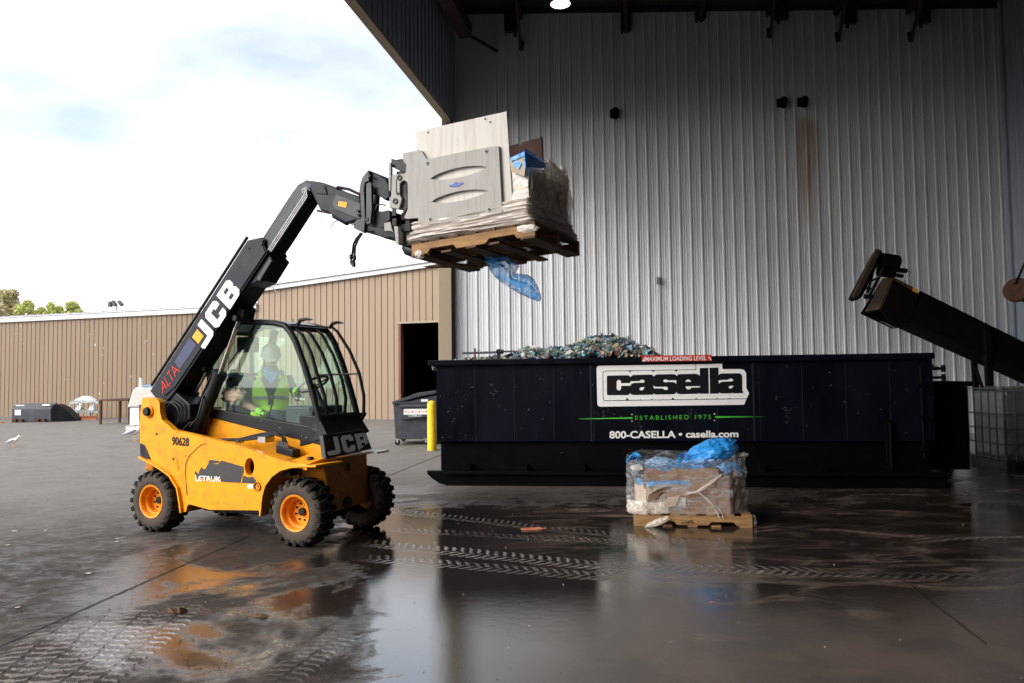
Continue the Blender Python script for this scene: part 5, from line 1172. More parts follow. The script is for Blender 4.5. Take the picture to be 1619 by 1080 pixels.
# glass
def pane(name,P,n=None):
    m=MB(); P=[V(p) for p in P]; nn_=(P[1]-P[0]).cross(P[2]-P[0]).normalized()*.005; m.prism(P,nn_); return m.build(name,'glass',th)
gl_=[CPt(340,645),CPt(489,672.5),CPt(496,640),CPt(479,578),CPt(466,543),CPt(456,528),CPt(447,518),CPt(434,514),CPt(375,512),(-1.66,2.18),(-1.66,1.27)]
pane('side_window',pts3(gl_,CY0+.012)); pane('side_window',pts3(gl_,CY1-.03))
wsb=CPt(503,660); wst=CPt(458,527)
mid=CPt(484,595)
pane('windscreen',[V((wsb[0],CY0+.05,wsb[1])),V((wsb[0],CY1-.05,wsb[1])),V((mid[0],CY1-.05,mid[1])),V((mid[0],CY0+.05,mid[1]))])
pane('windscreen',[V((mid[0],CY0+.05,mid[1])),V((mid[0],CY1-.05,mid[1])),V((wst[0],CY1-.05,wst[1])),V((wst[0],CY0+.05,wst[1]))])
pane('rear_window',[V((-1.69,CY0+.05,1.3)),V((-1.69,CY1-.05,1.3)),V((-1.7,CY1-.05,2.12)),V((-1.7,CY0+.05,2.12))])
m=MB(); rt=[(-1.70,2.17),(-1.5,2.245),CPt(375,508.5),CPt(434,511),CPt(449,515)]
vs=[V((x,y,z+(.012 if y in(CY0+.02,CY1-.02) else .03))) for x,z in rt for y in (CY0+.02,.62,1.0,CY1-.02)]; k=len(vs); vs+= [v-V((0,0,.035)) for v in vs]; n=len(rt)
fs=[]
for i in range(n-1):
    for j in range(3):
        a=i*4+j; fs+=[(a,a+4,a+5,a+1),(k+a,k+a+1,k+a+5,k+a+4)]
m.add(vs,fs); m.build('roof','galv',th,smooth=50,fix=False)
m=MB()
for (x,z) in (CPt(453,518),(-1.70,2.17),(-1.66,1.22),wsb): m.cyl((x,CY0+.02,z),(x,CY1-.02,z),.03,8)
m.build('cab_cross_bar','black',th,smooth=50)
# dark lining, door bar, rear post
m=MB(); m.bar((-1.64,CY0+.03,1.62),(-1.02,CY0+.03,1.63),.03,.045); m.build('window_bar','black',th)
m=MB(); q0,q1=S(400,560,1.1),S(375,640,1.1); m.bar((-1.3,CY1-.05,2.2),(-1.62,CY1-.05,1.25),.05,.07); m.build('rear_post','black',th)
m=MB(); p=S(392,545,.62); m.box(p,(.22,.12,.17)); m.tube([p+V((0,0,.05)),p+V((.1,0,.22))],.02,6); m.build('work_lamp','black',th,bevel=.03)
m=MB(); m.tube([S(378,553,.55),S(362,575,.55)],.009,6); m.build('wiper','black',th)
# nose panel and grille with the badge
xw=wsb[0]
m=MB(); gA=F(510,687,.0); 
m.hexa([V((xw-.25,CY0+.0,.9)),V((.02,CY0-.03,1.02)),V((.02,CY1-.0,1.03)),V((xw-.25,CY1,.9)),V((xw-.25,CY0,1.25)),V((wsb[0]+.0,CY0,wsb[1]+.01)),V((wsb[0]+.0,CY1,wsb[1]+.01)),V((xw-.25,CY1,1.25))]); m.build('nose_cowl','black',th,bevel=.015)
# badge board: tilted plate across the nose
ba,bb_,bc_,bd_=F(511,688,.03),F(577,678.5,.03),F(588.5,710,.13),F(516,726,.13)
m=MB(); ba.y-=0; m.prism([ba,bb_,bc_,bd_],(-.06,0,0)); bad=m.build('badge_board','black',th,bevel=.008)
bn=(bb_-ba).cross(bd_-ba); bn=bn if bn.x>0 else -bn; bn.normalize()
def JCB():
    J=[(.0,0.22),(.0,.0),(.72,.0),(.86,.12),(.86,1.0),(.55,1.0),(.55,.24)]
    J=[(0,.24),(.0,.1),(.08,0),(.74,0),(.88,.12),(.88,1.0),(.56,1.0),(.56,.25)]
    C_=[(1.05,.15),(1.2,0),(1.78,0),(1.92,.14),(1.92,.38),(1.6,.38),(1.6,.26),(1.37,.26),(1.37,.74),(1.6,.74),(1.6,.62),(1.92,.62),(1.92,.86),(1.78,1),(1.2,1),(1.05,.85)]
    B=[(2.08,0),(2.82,0),(2.98,.14),(2.98,.4),(2.88,.5),(2.98,.6),(2.98,.86),(2.82,1),(2.08,1)]
    h1=[(2.4,.22),(2.66,.22),(2.66,.4),(2.4,.4)]; h2=[(2.4,.6),(2.66,.6),(2.66,.78),(2.4,.78)]
    return [J,C_,B,h1,h2],[(.0,.42),(.42,.42),(.42,.9),(.0,.9)]
def jcb_on(q,nrm,m1,m2,parent,lift=.003):
    ol,sq=JCB(); f=quadmap(q,nrm,(0,0,3,1)); vs,fs=flat_mesh(ol,0); m=MB(); m.add([f((v.x,v.y,lift)) for v in vs],fs); m.build('badge_letters',m1,parent,fix=False)
    vs,fs=flat_mesh([sq],0); m=MB(); m.add([f((v.x,v.y,lift)) for v in vs],fs); m.build('badge_square',m2,parent,fix=False)
def onB(px,py): d=ray(px,py); return TI@onpl(px,py,TMX@ba,(TMX.to_3x3()@bn))
jcb_on([onB(518.5,721),onB(586,709),onB(579,684),onB(512.5,693)],bn,'white_paint','rust',bad,.004)
# guard bars over the windscreen
for i,(top,mid_,bot,xo) in enumerate((((475,524),(501,590),(517,658),-.14),((489,524),(523,594),(533,659),-.14),((507,525),(541,601),(545,653),-.14),((531,520),(568,590),(575,655),-.08))):
    P=[F(*mid_,xo-.0)]; y=P[0].y
    y=(.58,.75,.92,1.17)[i]
    q0,q1,q2=S(*top,y),S(*mid_,y),S(*bot,y)
    pts=[q0+V((-.22,0,.02)),q0+V((-.06,0,.025)),q0+V((.02,0,-.03)),q0*.5+q1*.5+V((.03,0,0)),q1,q1*.45+q2*.55+V((.03,0,.0)),q2,q2+V((-.06,0,-.03))]
    m=MB()
    for a,b in zip(pts,pts[1:]): m.bar(a,b+(b-a).normalized()*.008,.036,.022,up=(1,0,.3))
    m.build('guard_bar','black',th,bevel=.004)
m=MB(); m.cyl(S(505,593,.6),S(568,591,1.18),.009,8); m.build('guard_rod','steel',th)
m=MB(); m.bar(S(567,655,1.15),S(579,654,1.2),.03,.03); m.bar(S(578,653,1.2),S(570,667,1.15),.03,.025); m.bar(S(501,671,.5),S(512,660,.55),.03,.03); m.build('guard_bracket','black',th)
for (a,b,c,d),y in ((((470,514),(475,506),(484,504.5),(494,505.5)),.56),(((521,519),(526,511.5),(534,509.5),(543,511)),1.0)):
    m=MB(); m.tube([S(*a,y),S(*b,y),S(*c,y),S(*d,y)],[.02,.022,.018,.006],8); m.build('lamp_bracket','black',th,smooth=50)
for k,px in enumerate((463,474)): p=S(px,513,.9); MB().cyl(p,p+V((0,0,.06)),.008,6).build('beacon_stub','white_paint',th)
# cab inside: seat, dash, steering wheel, levers
m=MB(); m.bb((-1.5,.6,1.0),(-.98,1.06,1.14)); m.bb((-1.58,.6,1.1),(-1.44,1.06,1.7)); m.build('seat','jeans',th,bevel=.05,seg=3)
m=MB(); m.bb((-.62,.52,1.0),(-.3,1.1,1.33)); m.bb((-1.6,.5,.95),(-.3,1.12,1.0)); m.bb((-1.62,.5,1.0),(-1.2,.6,1.25)); m.build('dashboard','bin',th,bevel=.03)
c=V((-.5,.83,1.56)); ax=V((-.5,0,.87)).normalized(); m=MB()
aa=ax.orthogonal().normalized(); bbv=ax.cross(aa); m.tube([c+(aa*cos(t)+bbv*sin(t))*.17 for t in [2*pi*i/28 for i in range(29)]],.014,8,cap=False)
for t in (0,2.1,4.2): m.cyl(c-ax*.03,c+(aa*cos(t)+bbv*sin(t))*.165,.01,6)
m.cyl(c-ax*.4,c-ax*.0,.025,8); m.build('steering_wheel','black',th,smooth=50)
m=MB(); m.cyl((-.9,.56,1.1),(-.84,.57,1.4),.01,6); m.ball((-.84,.57,1.42),.026); m.build('lever','black',th,smooth=50)
text_on('cab_label','W. 3860',[S(466,631.5,.55),S(482,633,.55),S(482,629,.55),S(466,627.5,.55)],(0,-1,0),'white_paint',th,off=.02)
crumple('rag_on_sill',S(371,626,.52),(.16,.06,.09),'card_light',th,12,.3,33)

# ---- boom
def bp(pts,y): return [S(a,b,y) for a,b in pts]
BYN,BYF=.2,.5
outer=[(237,618),(391,380),(413,375),(418.5,379),(417,388),(423,399),(421,403),(277,619),(264,634),(245,628.5)]
m=MB(); m.prism(bp(outer,BYN),(0,BYF-BYN,0)); bo=m.build('outer_boom','boom',th,bevel=.008)
# lighter near skin plate with bright panel, slide pad housing below the mouth
m=MB(); m.prism([q+V((0,-.012,0)) for q in bp([(243,618),(391,388),(397,381),(413,377),(417,380),(415.5,389),(421,399),(277,613),(270,618),(262,626)],BYN)],(0,.011,0)); m.build('boom_side_plate','boom_grey' if False else 'boom',bo,bevel=.004)
und=[(411,420),(423,403),(440,402),(448,411),(455,419),(437,448),(427,453),(409,481),(330,600),(300,640),(277,619)]
m=MB(); A=[S(421,402,BYN),S(427,409,BYN),S(406,443,BYN),S(395,449,BYN),S(388,452,BYN)]
m.prism([q+V((0,.03,0)) for q in A],(0,.27,0)); m.build('slide_pad_housing','boom',bo,bevel=.01)
m=MB(); ax_=(S(413,375,BYN)-S(264,634,BYN)).normalized(); m.bar(S(428,410,BYN)+V((0,.012,0)),S(408,443,BYN)+V((0,.012,0)),.05,.03,up=(0,1,0)); m.build('wear_strip','boom_grey',bo,bevel=.006)
# upper pipe rail on the back of the boom
m=MB(); m.cyl(S(238,612,BYN-.0)+V((-.02,.03,.02)),S(390,377,BYN)+V((-.02,.03,.02)),.016,8); m.build('boom_pipe','black',bo,smooth=50)
m=MB()
for px,py in ((393.5,392.5),(276,617)): c=S(px,py,BYN-.013); m.cyl(c+V((0,-.006,0)),c,.012,10)
m.build('boom_bolt','black',bo)
# heel of the boom: big plates running down into the pivot
m=MB(); m.prism(bp([(262,634),(277,619),(300,640),(300,662),(280,680),(262,672),(240,656),(232,645),(240,633)],BYN+.02),(0,.26,0)); m.build('boom_heel','black',th,bevel=.01)
# inner boom
inner=[(330,500),(417,373),(461,305),(471,292),(484,284.5),(499,290),(505,300),(490,302),(437,385),(370,480)]
m=MB(); m.prism(bp(inner,BYN+.04),(0,.22,0)); bi=m.build('inner_boom','boom',th,bevel=.01)
m=MB(); m.prism([q+V((0,-.008,0)) for q in bp([(419,376),(462,308),(472,295),(484,288),(495,292),(489,300),(427,396)],BYN+.04)],(0,.0075,0)); m.build('boom_side_plate','boom_grey',bi,bevel=.003)
m=MB()
for k,d in enumerate((0,3.1,6.0)): m.cyl(S(424.5+d*.75,395+d*.5,BYN+.015),S(481+d*.75,309+d*.5,BYN+.015),.009,8)
m.build('boom_pipe','steel',bi,smooth=50)
m=MB()
for k in range(3): m.tube([S(481+k*2.5,309+k*1.5,BYN+.02),S(478+k*3,300,BYN+.0),S(484+k*2,296,BYN+.01),S(490,301,BYN+.02)],.007,5)
m.build('boom_hose','white_trim',bi,smooth=60)
# letters on the boom
bq=lambda px,py: S(px,py,BYN-.013)
C7=lambda x,y:(225+x/3.857,440+y/3.857)
jcb_on([bq(*C7(378,437)),bq(*C7(606,80)),bq(*C7(524,-4)),bq(*C7(296,350))],(0,-1,0),'white_paint','orange_decal',bo,.003)
text_on('hire_company_text','ALTA',[bq(*C7(150,718)),bq(*C7(232,562)),bq(*C7(180,520)),bq(*C7(100,660))] if False else [bq(*C7(125,706)),bq(*C7(232,566)),bq(*C7(192,520)),bq(*C7(112,640))],(0,-1,0),'red_decal',bo,off=-.01)
m=MB(); m.prism([bq(*C7(*p)) for p in [(288,362),(330,408),(228,556),(196,510)]],(0,-.002,0)); m.build('sticker','blue_decal',bo)
# lift cylinder (near) with chrome rod, second cylinder behind
m=MB(); e1=S(377,507,.33); e0=S(347,593,.36); e2=S(311,683,.38)
m.cyl(e1,e0,.026,14); m.build('cylinder_rod','chrome',th,smooth=40)
m=MB(); m.cyl(e0+(e2-e0)*-.02,e2,.07,20); m.cyl(e0+(e2-e0)*-.05,e0+(e2-e0)*.06,.078,20); m.cyl(e0+V((-.1,-.02,.0)),e2+V((-.11,-.02,.05)),.014,8); m.tube([e0+V((-.1,-.02,0)),e0+V((-.07,-.03,.05)),e0+V((-.02,-.04,.03))],.014,8); m.build('lift_cylinder','black',th,smooth=40,bevel=.004)
m=MB(); c=S(373.5,503,.27); m.lathe([(0,-.03),(.03,-.03),(.036,-.02),(.036,.2)],c,(0,1,0),18); m.bar(c+V((0,.12,0)),S(384,486,.3)+V((0,.06,0)),.1,.16,up=(0,1,0)); m.build('cylinder_lug','black',th,smooth=35,fix=False)
m=MB(); a1,a0,a2=S(326,588,.45),S(309,620,.45),S(285,650,.45); m.cyl(a1,a0,.022,12); m.build('cylinder_rod','chrome',th,smooth=40)
m=MB(); m.cyl(a0,S(270,676,.45),.05,16); m.lathe([(0,-.02),(.03,-.02),(.03,.1)],S(323,583,.34),(0,1,0),14); m.build('tilt_cylinder','black',th,smooth=40,fix=False)
def smp(P,n=6):
    P=[V(p) for p in P]; Q=[P[0]*2-P[1]]+P+[P[-1]*2-P[-2]]; out_=[]
    for i in range(1,len(Q)-2):
        a,b,c,d=Q[i-1:i+3]
        for k in range(n):
            t=k/n; out_.append(.5*((2*b)+(c-a)*t+(2*a-5*b+4*c-d)*t*t+(3*b-a-3*c+d)*t**3))
    return out_+[P[-1]]
m=MB()
for k in range(3):
    o=V((.015*k+random.uniform(-.01,.01),.03*k,random.uniform(-.03,.03))); m.tube(smp([S(255,640,.17)+o,S(262,634,.16)+o,S(270,633,.15)+o,S(276,637,.15)+o,S(281,643,.15)+o,S(283,658,.16)+o,S(272,672,.18)+o,S(262,690,.2)+o]),.0085,8)
m.tube([S(300,675,.2),S(313,660,.22),S(318,640,.25),S(322,625,.3)],.01,6); m.tube([S(280,690,.2),S(300,668,.2),S(310,668,.22)],.009,6)
m.build('hydraulic_hoses','hose',th,smooth=60)
m=MB(); m.prism(bp([(268,650),(300,640),(322,632),(330,650),(320,700),(270,690)],.44),(0,.02,0)); m.build('bulkhead','black',th)
# ---- boom head
HY0,HY1=.22,.48
C3=lambda x,y:(500+x/6.356,260+y/6.356)
neck=[(489,285),C3(60,180),C3(220,255),C3(330,285),C3(440,335),C3(440,400),C3(440,570),C3(400,560),C3(300,585),C3(190,530),C3(120,480),(506,332),(491,301)]
m=MB(); m.prism([S(*p,HY0) for p in neck],(0,HY1-HY0,0)); hd=m.build('boom_head','boom',th,bevel=.012)
m=MB(); m.prism([S(*p,HY0-.012) for p in [C3(200,300),C3(440,390),C3(440,545),C3(380,530),C3(190,450),C3(160,390)]],(0,.011,0)); m.build('head_plate','boom_grey',hd,bevel=.004)
m=MB(); m.prism([S(*p,HY0-.014) for p in [C3(0,200),C3(85,215),C3(105,300),C3(0,290),C3(-20,250)]],(0,.013,0)); m.build('head_plate','black',hd,bevel=.004)
m=MB(); m.prism([S(*p,HY0-.0135) for p in [C3(225,370),C3(312,380),C3(300,438),C3(218,415)]],(0,-.002,0)); m.build('sticker','orange_decal',hd)
m=MB()
for k in range(3): m.tube([S(*C3(210+k*10,250),.3+.05*k)+V((0,0,.02)),S(*C3(330,280),.3+.05*k)+V((0,0,.03)),S(*C3(445,335),.3+.05*k)+V((0,0,.03))],.016,6)
m.tube([S(*C3(10,465),.3),S(*C3(140,490),.3)],.012,6); m.build('head_hoses','primer',hd,smooth=60)
m=MB(); m.cyl(S(*C3(300,560),.3),S(*C3(400,600),.3),.022,12); m.build('cylinder_rod','chrome',hd,smooth=40)
m=MB(); m.cyl(S(*C3(190,500),.3),S(*C3(320,572),.3),.045,14); m.build('tilt_cylinder','boom',hd,smooth=40)
m=MB()
for k,(a,b,c_) in enumerate((((345,995),(375,800),(450,690)),((375,1030),(390,830),(462,690)))): m.tube([S(*C3(*a),.3),S(*C3((a[0]+b[0])/2+3,(a[1]+b[1])/2),.3),S(*C3(*b),.3),S(*C3((b[0]+c_[0])/2-8,(b[1]+c_[1])/2),.3),S(*C3(*c_),.3)],.011,6)
for a in ((350,930),(362,990),(385,940),(378,1010)): m.cyl(S(*C3(a[0],a[1]-25),.29),S(*C3(a[0],a[1]+20),.29),.018,8)
m.tube([S(*C3(225,555),.3),S(*C3(175,585),.3),S(*C3(140,635),.3)],.004,5)
m.build('dangling_hoses','hose',hd,smooth=60)
# carriage
CYa,CYb=.1,.62
m=MB(); m.prism([S(*C3(*p),CYa) for p in [(440,200),(460,130),(520,55),(530,60),(530,170),(490,180),(480,250),(490,480),(490,580),(480,690),(375,640),(370,600),(400,560),(445,545)]],(0,.04,0)); 
m.prism([S(*C3(*p),CYa-.02) for p in [(500,190),(555,200),(560,440),(545,600),(500,600),(500,480)]],(0,.03,0)); 
m.prism([S(*C3(*p),CYb) for p in [(440,200),(460,130),(520,55),(560,200),(560,440),(545,600),(480,690),(375,640)]],(0,.04,0)); ca=m.build('carriage','boom_grey',th,bevel=.008)
m=MB()
m.prism([S(*C3(*p),CYa+.04) for p in [(532,62),(560,70),(640,110),(700,150),(725,200),(738,270),(738,330),(690,360),(650,330),(590,300),(560,300),(545,250)]],(0,.5,0))
m.prism([S(*C3(*p),CYa+.04) for p in [(540,450),(600,465),(660,470),(720,455),(745,470),(745,560),(700,600),(680,640),(600,670),(520,650),(540,600)]],(0,.5,0))
m.prism([S(*C3(*p),CYa+.03) for p in [(470,680),(580,675),(600,710),(690,745),(740,735),(790,750),(790,690),(700,650),(560,610),(490,620)]],(0,.45,0))
m.prism([S(*C3(*p),CYa+.45) for p in [(560,290),(600,300),(590,460),(560,460)]],(0,.08,0))
m.build('carriage_block','boom',ca,bevel=.012)
m=MB(); m.tube([S(*C3(600,450),.3),S(*C3(610,410),.3),S(*C3(650,402),.3),S(*C3(700,412),.3)],.007,5); m.tube([S(*C3(600,320),.3),S(*C3(592,370),.3),S(*C3(585,400),.3)],.012,5); m.build('carriage_hose','hose',ca,smooth=60)
c=S(*C3(507,553),CYa-.025); m=MB(); m.cyl(c,c+V((0,.02,0)),.022,12)
for p in ((420,470),(425,510),(540,115),(555,490)): c=S(*C3(*p),CYa-.01); m.cyl(c+V((0,-.012,0)),c+V((0,.02,0)),.014,8)
m.build('carriage_pin','black',ca)
MB().prism([S(*C3(*p),CYa+.02) for p in [(680,590),(745,575),(760,650),(780,690),(755,672),(683,668)]],(0,.5,0)).build('side_shift_block','clamp',ca,bevel=.006)
# ---- clamp
CL=-.12     # near clamp plane
m=MB(); m.prism([S(*C3(*p),CL+.02) for p in [(722,-10),(750,-20),(752,60),(745,270),(728,265)]],(0,.03,0))
m.prism([S(*C3(*p),CL+.03) for p in [(752,95),(830,100),(885,90),(888,150),(840,190),(838,300),(860,350),(845,400),(830,450),(780,440),(735,440),(733,335),(750,320),(750,270)]],(0,.06,0))
m.prism([S(*C3(*p),CL+.02) for p in [(778,615),(822,625),(830,810),(798,800)]],(0,.1,0)); cf=m.build('clamp_frame','clamp',th,bevel=.006)
m=MB()
c_lo=[(752,440),(820,455),(822,600),(765,590)]
for seg_ in ([(750,-60),(905,-20),(905,75),(880,80),(830,60),(752,20)],[(838,300),(845,175),(912,172),(920,430),(880,500),(860,450),(845,400)]): m.prism([S(*C3(*p),CL+.06) for p in seg_],(0,.12,0))
# cross rails of the clamp running over to the far arm
for zc,px in ((S(*C3(800,20),CL).z,S(*C3(800,20),CL).x),(S(*C3(850,560),CL).z,S(*C3(850,560),CL).x)):
    m.bb((px-.05,CL+.08,zc-.09),(px+.05,1.0,zc-.02)); m.bb((px-.05,CL+.08,zc+.02),(px+.05,1.0,zc+.09)); m.bb((px-.02,CL+.1,zc-.03),(px+.03,1.0,zc+.03))
m.prism([S(*C3(*p),CL+.1) for p in [(825,620),(960,660),(1000,760),(960,800),(900,830),(830,805)]],(0,.35,0))
px,zc=S(*C3(800,300),CL).x,0; m.bb((px+.03,CL+.12,S(*C3(850,600),CL).z),(px+.1,.95,S(*C3(850,0),CL).z))
m.build('clamp_body','black',cf,bevel=.006)
m=MB()
for p in ((838,135),(797,370)): c=S(*C3(*p),CL+.03); m.lathe([(.014,-.01),(.026,-.01),(.026,.01)],c,(0,1,0),20)
m.build('clamp_pin','black',cf,smooth=40,fix=False)
c=S(*C3(820,295),CL+.03); m=MB(); m.cyl(c+V((0,-.008,0)),c,.012,10); m.bar(S(*C3(806,150),CL+.03),S(*C3(806,290),CL+.03),.006,.008,up=(0,1,0)); m.build('clamp_bolt','black',cf)
m=MB()
for p in ((790,480),(792,575)): c=S(*C3(*p),CL+.015); m.bb(c-V((.03,.0,.03)),c+V((.012,.01,.03)))
m.build('rail_end','black',cf)
MB().tube([S(*C3(905,820),.2),S(*C3(925,860),.2),S(*C3(990,880),.2),S(*C3(1030,870),.2),S(*C3(1100,850),.2)],[.05,.055,.06,.055,.05],10).build('lower_tube','boom',cf,smooth=50)
C8b=lambda x,y:(600+x/5.4,220+y/5.4)
P8=[(200,120),(340,92),(355,97),(400,168),(440,165),(780,95),(972,62),(1016,58),(1046,622),(700,690),(345,741),(335,730),(330,672),(225,680),(212,668),(240,600),(242,560),(240,380),(232,362),(205,350),(197,310),(225,280),(228,215),(205,190)]
def lens(cx_,cy_,l,h,a,n=12):
    P=[]
    for i in range(n+1): t=-1+2*i/n; P.append((t*l,-h*(1-t*t)**.75*1.0))
    for i in range(1,n): t=1-2*i/n; P.append((t*l,h*.9*(1-t*t)**.75))
    return [(cx_+x*cos(a)-y*sin(a),cy_+x*sin(a)+y*cos(a)) for x,y in P]
holes=[lens(674,288,246,44,-.205),lens(684,488,245,44,-.19)]
m=MB(); px_prism(m,[C8b(*p) for p in P8],lambda a,b:S(a,b,CL-.03),(0,.03,0),[[C8b(*p) for p in h] for h in holes]); cpn=m.build('clamp_plate','clamp',cf,smooth=30)
m=MB()
for p in ((407,205),(909,103),(935,600),(430,684)): c=S(*C8b(*p),CL-.03); m.cyl(c+V((0,-.006,0)),c+V((0,.0,0)),.018,14)
m.build('plate_bolt','clamp',cpn); m=MB()
for p in ((407,205),(909,103),(935,600),(430,684)): c=S(*C8b(*p),CL-.036); m.cyl(c+V((0,-.002,0)),c,.01,6)
m.build('bolt_socket','black',cpn)
m=MB(); m.prism([S(*C8b(*p),CL-.031) for p in [(595,393),(635,385),(640,372),(655,366),(668,370),(672,380),(718,368),(710,388),(695,392),(690,402),(655,408),(620,412),(600,408)]],(0,-.0015,0)); em_=m.build('maker_emblem','blue_sign' if 'blue_sign' in M else 'blue_emblem',cpn) if 'blue_emblem' in M else m.build('maker_emblem',mat('blue_emblem',(.06,.1,.4),.5),cpn)
m=MB()
for k in range(6): m.prism([S(*C8b(*p),CL-.034) for p in [(606+k*17,400-k*2.6),(618+k*17,398-k*2.6),(618+k*17,394-k*2.6),(606+k*17,396-k*2.6)]],(0,-.001,0))
m.build('emblem_lines','clamp',em_)
m=MB(); m.prism([S(a,b,CL+.002) for a,b in [(657,208),(801,176),(811,332),(664,361)]],(0,.022,0)); bd=m.build('clamp_face_board','board',cf,bevel=.002)
m=MB()
for px,py in ((676.5,209.5),(767,188),(775,193)): c=S(px,py,CL); m.cyl(c+V((0,-.003,0)),c,.008,8)
m.build('board_hole','black',bd)
# far arm plate
m=MB(); m.prism([S(a,b,.97) for a,b in [(790,235),(856,216.5),(858.5,262),(862,350),(700,380),(650,350),(650,300)]],(0,.03,0)); fp=m.build('clamp_plate','plate_dark',cf,bevel=.003)
c=S(824,227.5,.97); MB().cyl(c+V((0,-.004,0)),c,.022,12).build('plate_hole','black',fp)

# ============================================================ THE LOAD IN THE CLAMP
LM=TMX.copy()
tilt=.062
def shl(p): return V((p.x,p.y,p.z+tilt*p.x))
o_=S(660,398,-.17); PX=1.42
lp=empty('raised_pallet',mtx=TMX@Matrix.Translation((PX,-.17,2.665)),label='battered wooden pallet held in the air under the clamped load',cat='pallet')
bpy.data.objects.remove(lp)
lp=pallet('raised_pallet',TMX@Matrix.Translation((PX,-.17,2.665)),1.18,1.05,'battered wooden pallet held up in the air under the clamped load','wood','wood_dark',True,sh=shl)
ld_=empty('wrapped_load',mtx=TMX,label='film-wrapped boxes squeezed in the raised clamp above the pallet',cat='wrapped load')
Z0=2.81
def shw(p): return V((p.x,p.y,p.z+tilt*(p.x-PX)))
m=MB(); m.bb((1.5,-.085,Z0+.02),(2.3,.88,3.33)); m.map(shw); m.build('carton_stack','film_white',ld_,bevel=.02)
m=MB(); A1,A2,A3=S(829,240,-.06),S(831,262,-.06),S(838,350,-.06)
xn=2.5
q=[F(829,275,xn),F(838.5,342,xn),F(892,372,xn),F(889,300,xn)]
m=MB(); m.bb((2.302,-.08,Z0+.05),(xn,.86,3.33)); m.map(shw); m.build('brown_carton','card_light',ld_,bevel=.015)  # paler card paints in light that does not reach this end face
ol=[(1.47,-.1),(2.5,-.1),(2.53,-.05),(2.53,.88),(1.47,.9)]
skin_wrap('film_sheet',ol,lambda t:Z0,lambda t:3.34,'film_clear',ld_,nz_=16,wr=.006,seed=31).data.transform(Matrix.Identity(4))
o=bpy.data.objects[[x.name for x in ld_.children if x.name.startswith('film_sheet')][0]]
for v in o.data.vertices: v.co=shw(v.co)
# white side of the load seen between board and corner
ol=[(1.46,-.105),(2.505,-.105),(2.505,-.095),(1.46,-.095)]
m=MB(); n=16
vs=[];fs=[]
for j in range(n+1):
    for i in range(n+1):
        x=1.47+(2.52-1.47)*i/n; z=Z0+.03+.53*j/n; vs.append(shw(V((x,-.1+.008*sin(i*1.7+j)+random.uniform(-.004,.004)-.03*(1-j/n)**2,z))))
for j in range(n):
    for i in range(n): a=j*(n+1)+i; fs.append((a,a+1,a+n+2,a+n+1))
m.add(vs,fs); m.build('film_side','film_white',ld_,smooth=60,fix=False)
# bulging gathered film skirt round the bottom
def skirt(name,z0,z1,out,seed,m_,x0=1.4,x1=2.56):
    rnd=random.Random(seed); mb=MB(); P=[]
    loop=[(x0,-.14),(x1-.03,-.14),(x1-.01,-.1),(x1-.01,.85),(x1-.03,.89),(x0,.89),(x0-.02,.85),(x0-.02,-.1)]
    for i in range(len(loop)):
        p,q=V((*loop[i],0)),V((*loop[(i+1)%len(loop)],0)); k=max(1,int((q-p).length/.03))
        P+=[p+(q-p)*j/k for j in range(k)]
    c=V((1.98,.4,0)); n=len(P); nz_=12
    for j in range(nz_+1):
        f=j/nz_
        for i,p in enumerate(P):
            o=(p-c); o.normalize(); fold=.012*sin(f*19+i*.13+seed)+.01*sin(f*31-i*.09)+.006*sin(i*.7+f*9)
            d=out*math.sin(pi*min(1,f*1.1))**.7+fold
            mb.v.append(shw(p+o*d+V((0,0,z0+(z1-z0)*f+.012*sin(i*.11+seed)))))
    for j in range(nz_):
        for i in range(n): mb.f.append((j*n+i,j*n+(i+1)%n,(j+1)*n+(i+1)%n,(j+1)*n+i))
    return mb.build(name,m_,ld_,smooth=50,fix=False)
skirt('film_skirt',2.8,2.89,.035,1,'film_white'); skirt('film_skirt',2.87,3.0,.012,4,'film_white',1.42,2.54)
# blue liner peeping out at the top, torn film trailing on the far corner
m=MB(); m.hexa([S(804,262,.0),S(830,240,.05),F(858,256,2.42),S(812,262,.6)]+[p+V((0,0,.03)) for p in (S(804,262,.0),S(830,240,.05),F(858,256,2.42),S(812,262,.6))]); m.build('blue_liner','bag_thin',ld_)
m=MB(); m.prism([F(829.5,240,2.57),F(862,258,2.57),F(863,266,2.57),F(831,264,2.57)],(-.012,0,0)); m.build('blue_liner','bag_blue',ld_)
m=MB(); m.prism([S(806,252,-.15),S(829.5,240,-.15),S(831,258,-.15),S(829,279,-.15),S(808,270,-.15)],(0,.02,0)); m.build('carton_corner','card_light',ld_)
m=MB(); m.prism([S(811,262,-.155),S(816,253,-.155),S(825,258,-.155),S(820,268,-.155)],(0,-.004,0)); m.prism([S(807,250,-.155),S(829,239.5,-.155),S(829,246,-.155),S(808,256,-.155)],(0,-.004,0)); m.build('blue_print','bag_blue',ld_)
crumple('torn_film',F(868,282,2.5),(.1,.28,.13),'film_clear',ld_,22,.22,41)
crumple('torn_film',F(886,292,2.53),(.06,.1,.13),'film_clear',ld_,16,.45,42,freq=5)
m=MB(); random.seed(5)
for k in range(70):
    p=F(random.uniform(880,896),random.uniform(268,303),2.55); m.tube([p,p+V((random.uniform(-.02,.02),random.uniform(-.01,.05),random.uniform(-.05,.02)))],.0018,4)
m.build('film_shreds','primer',ld_)
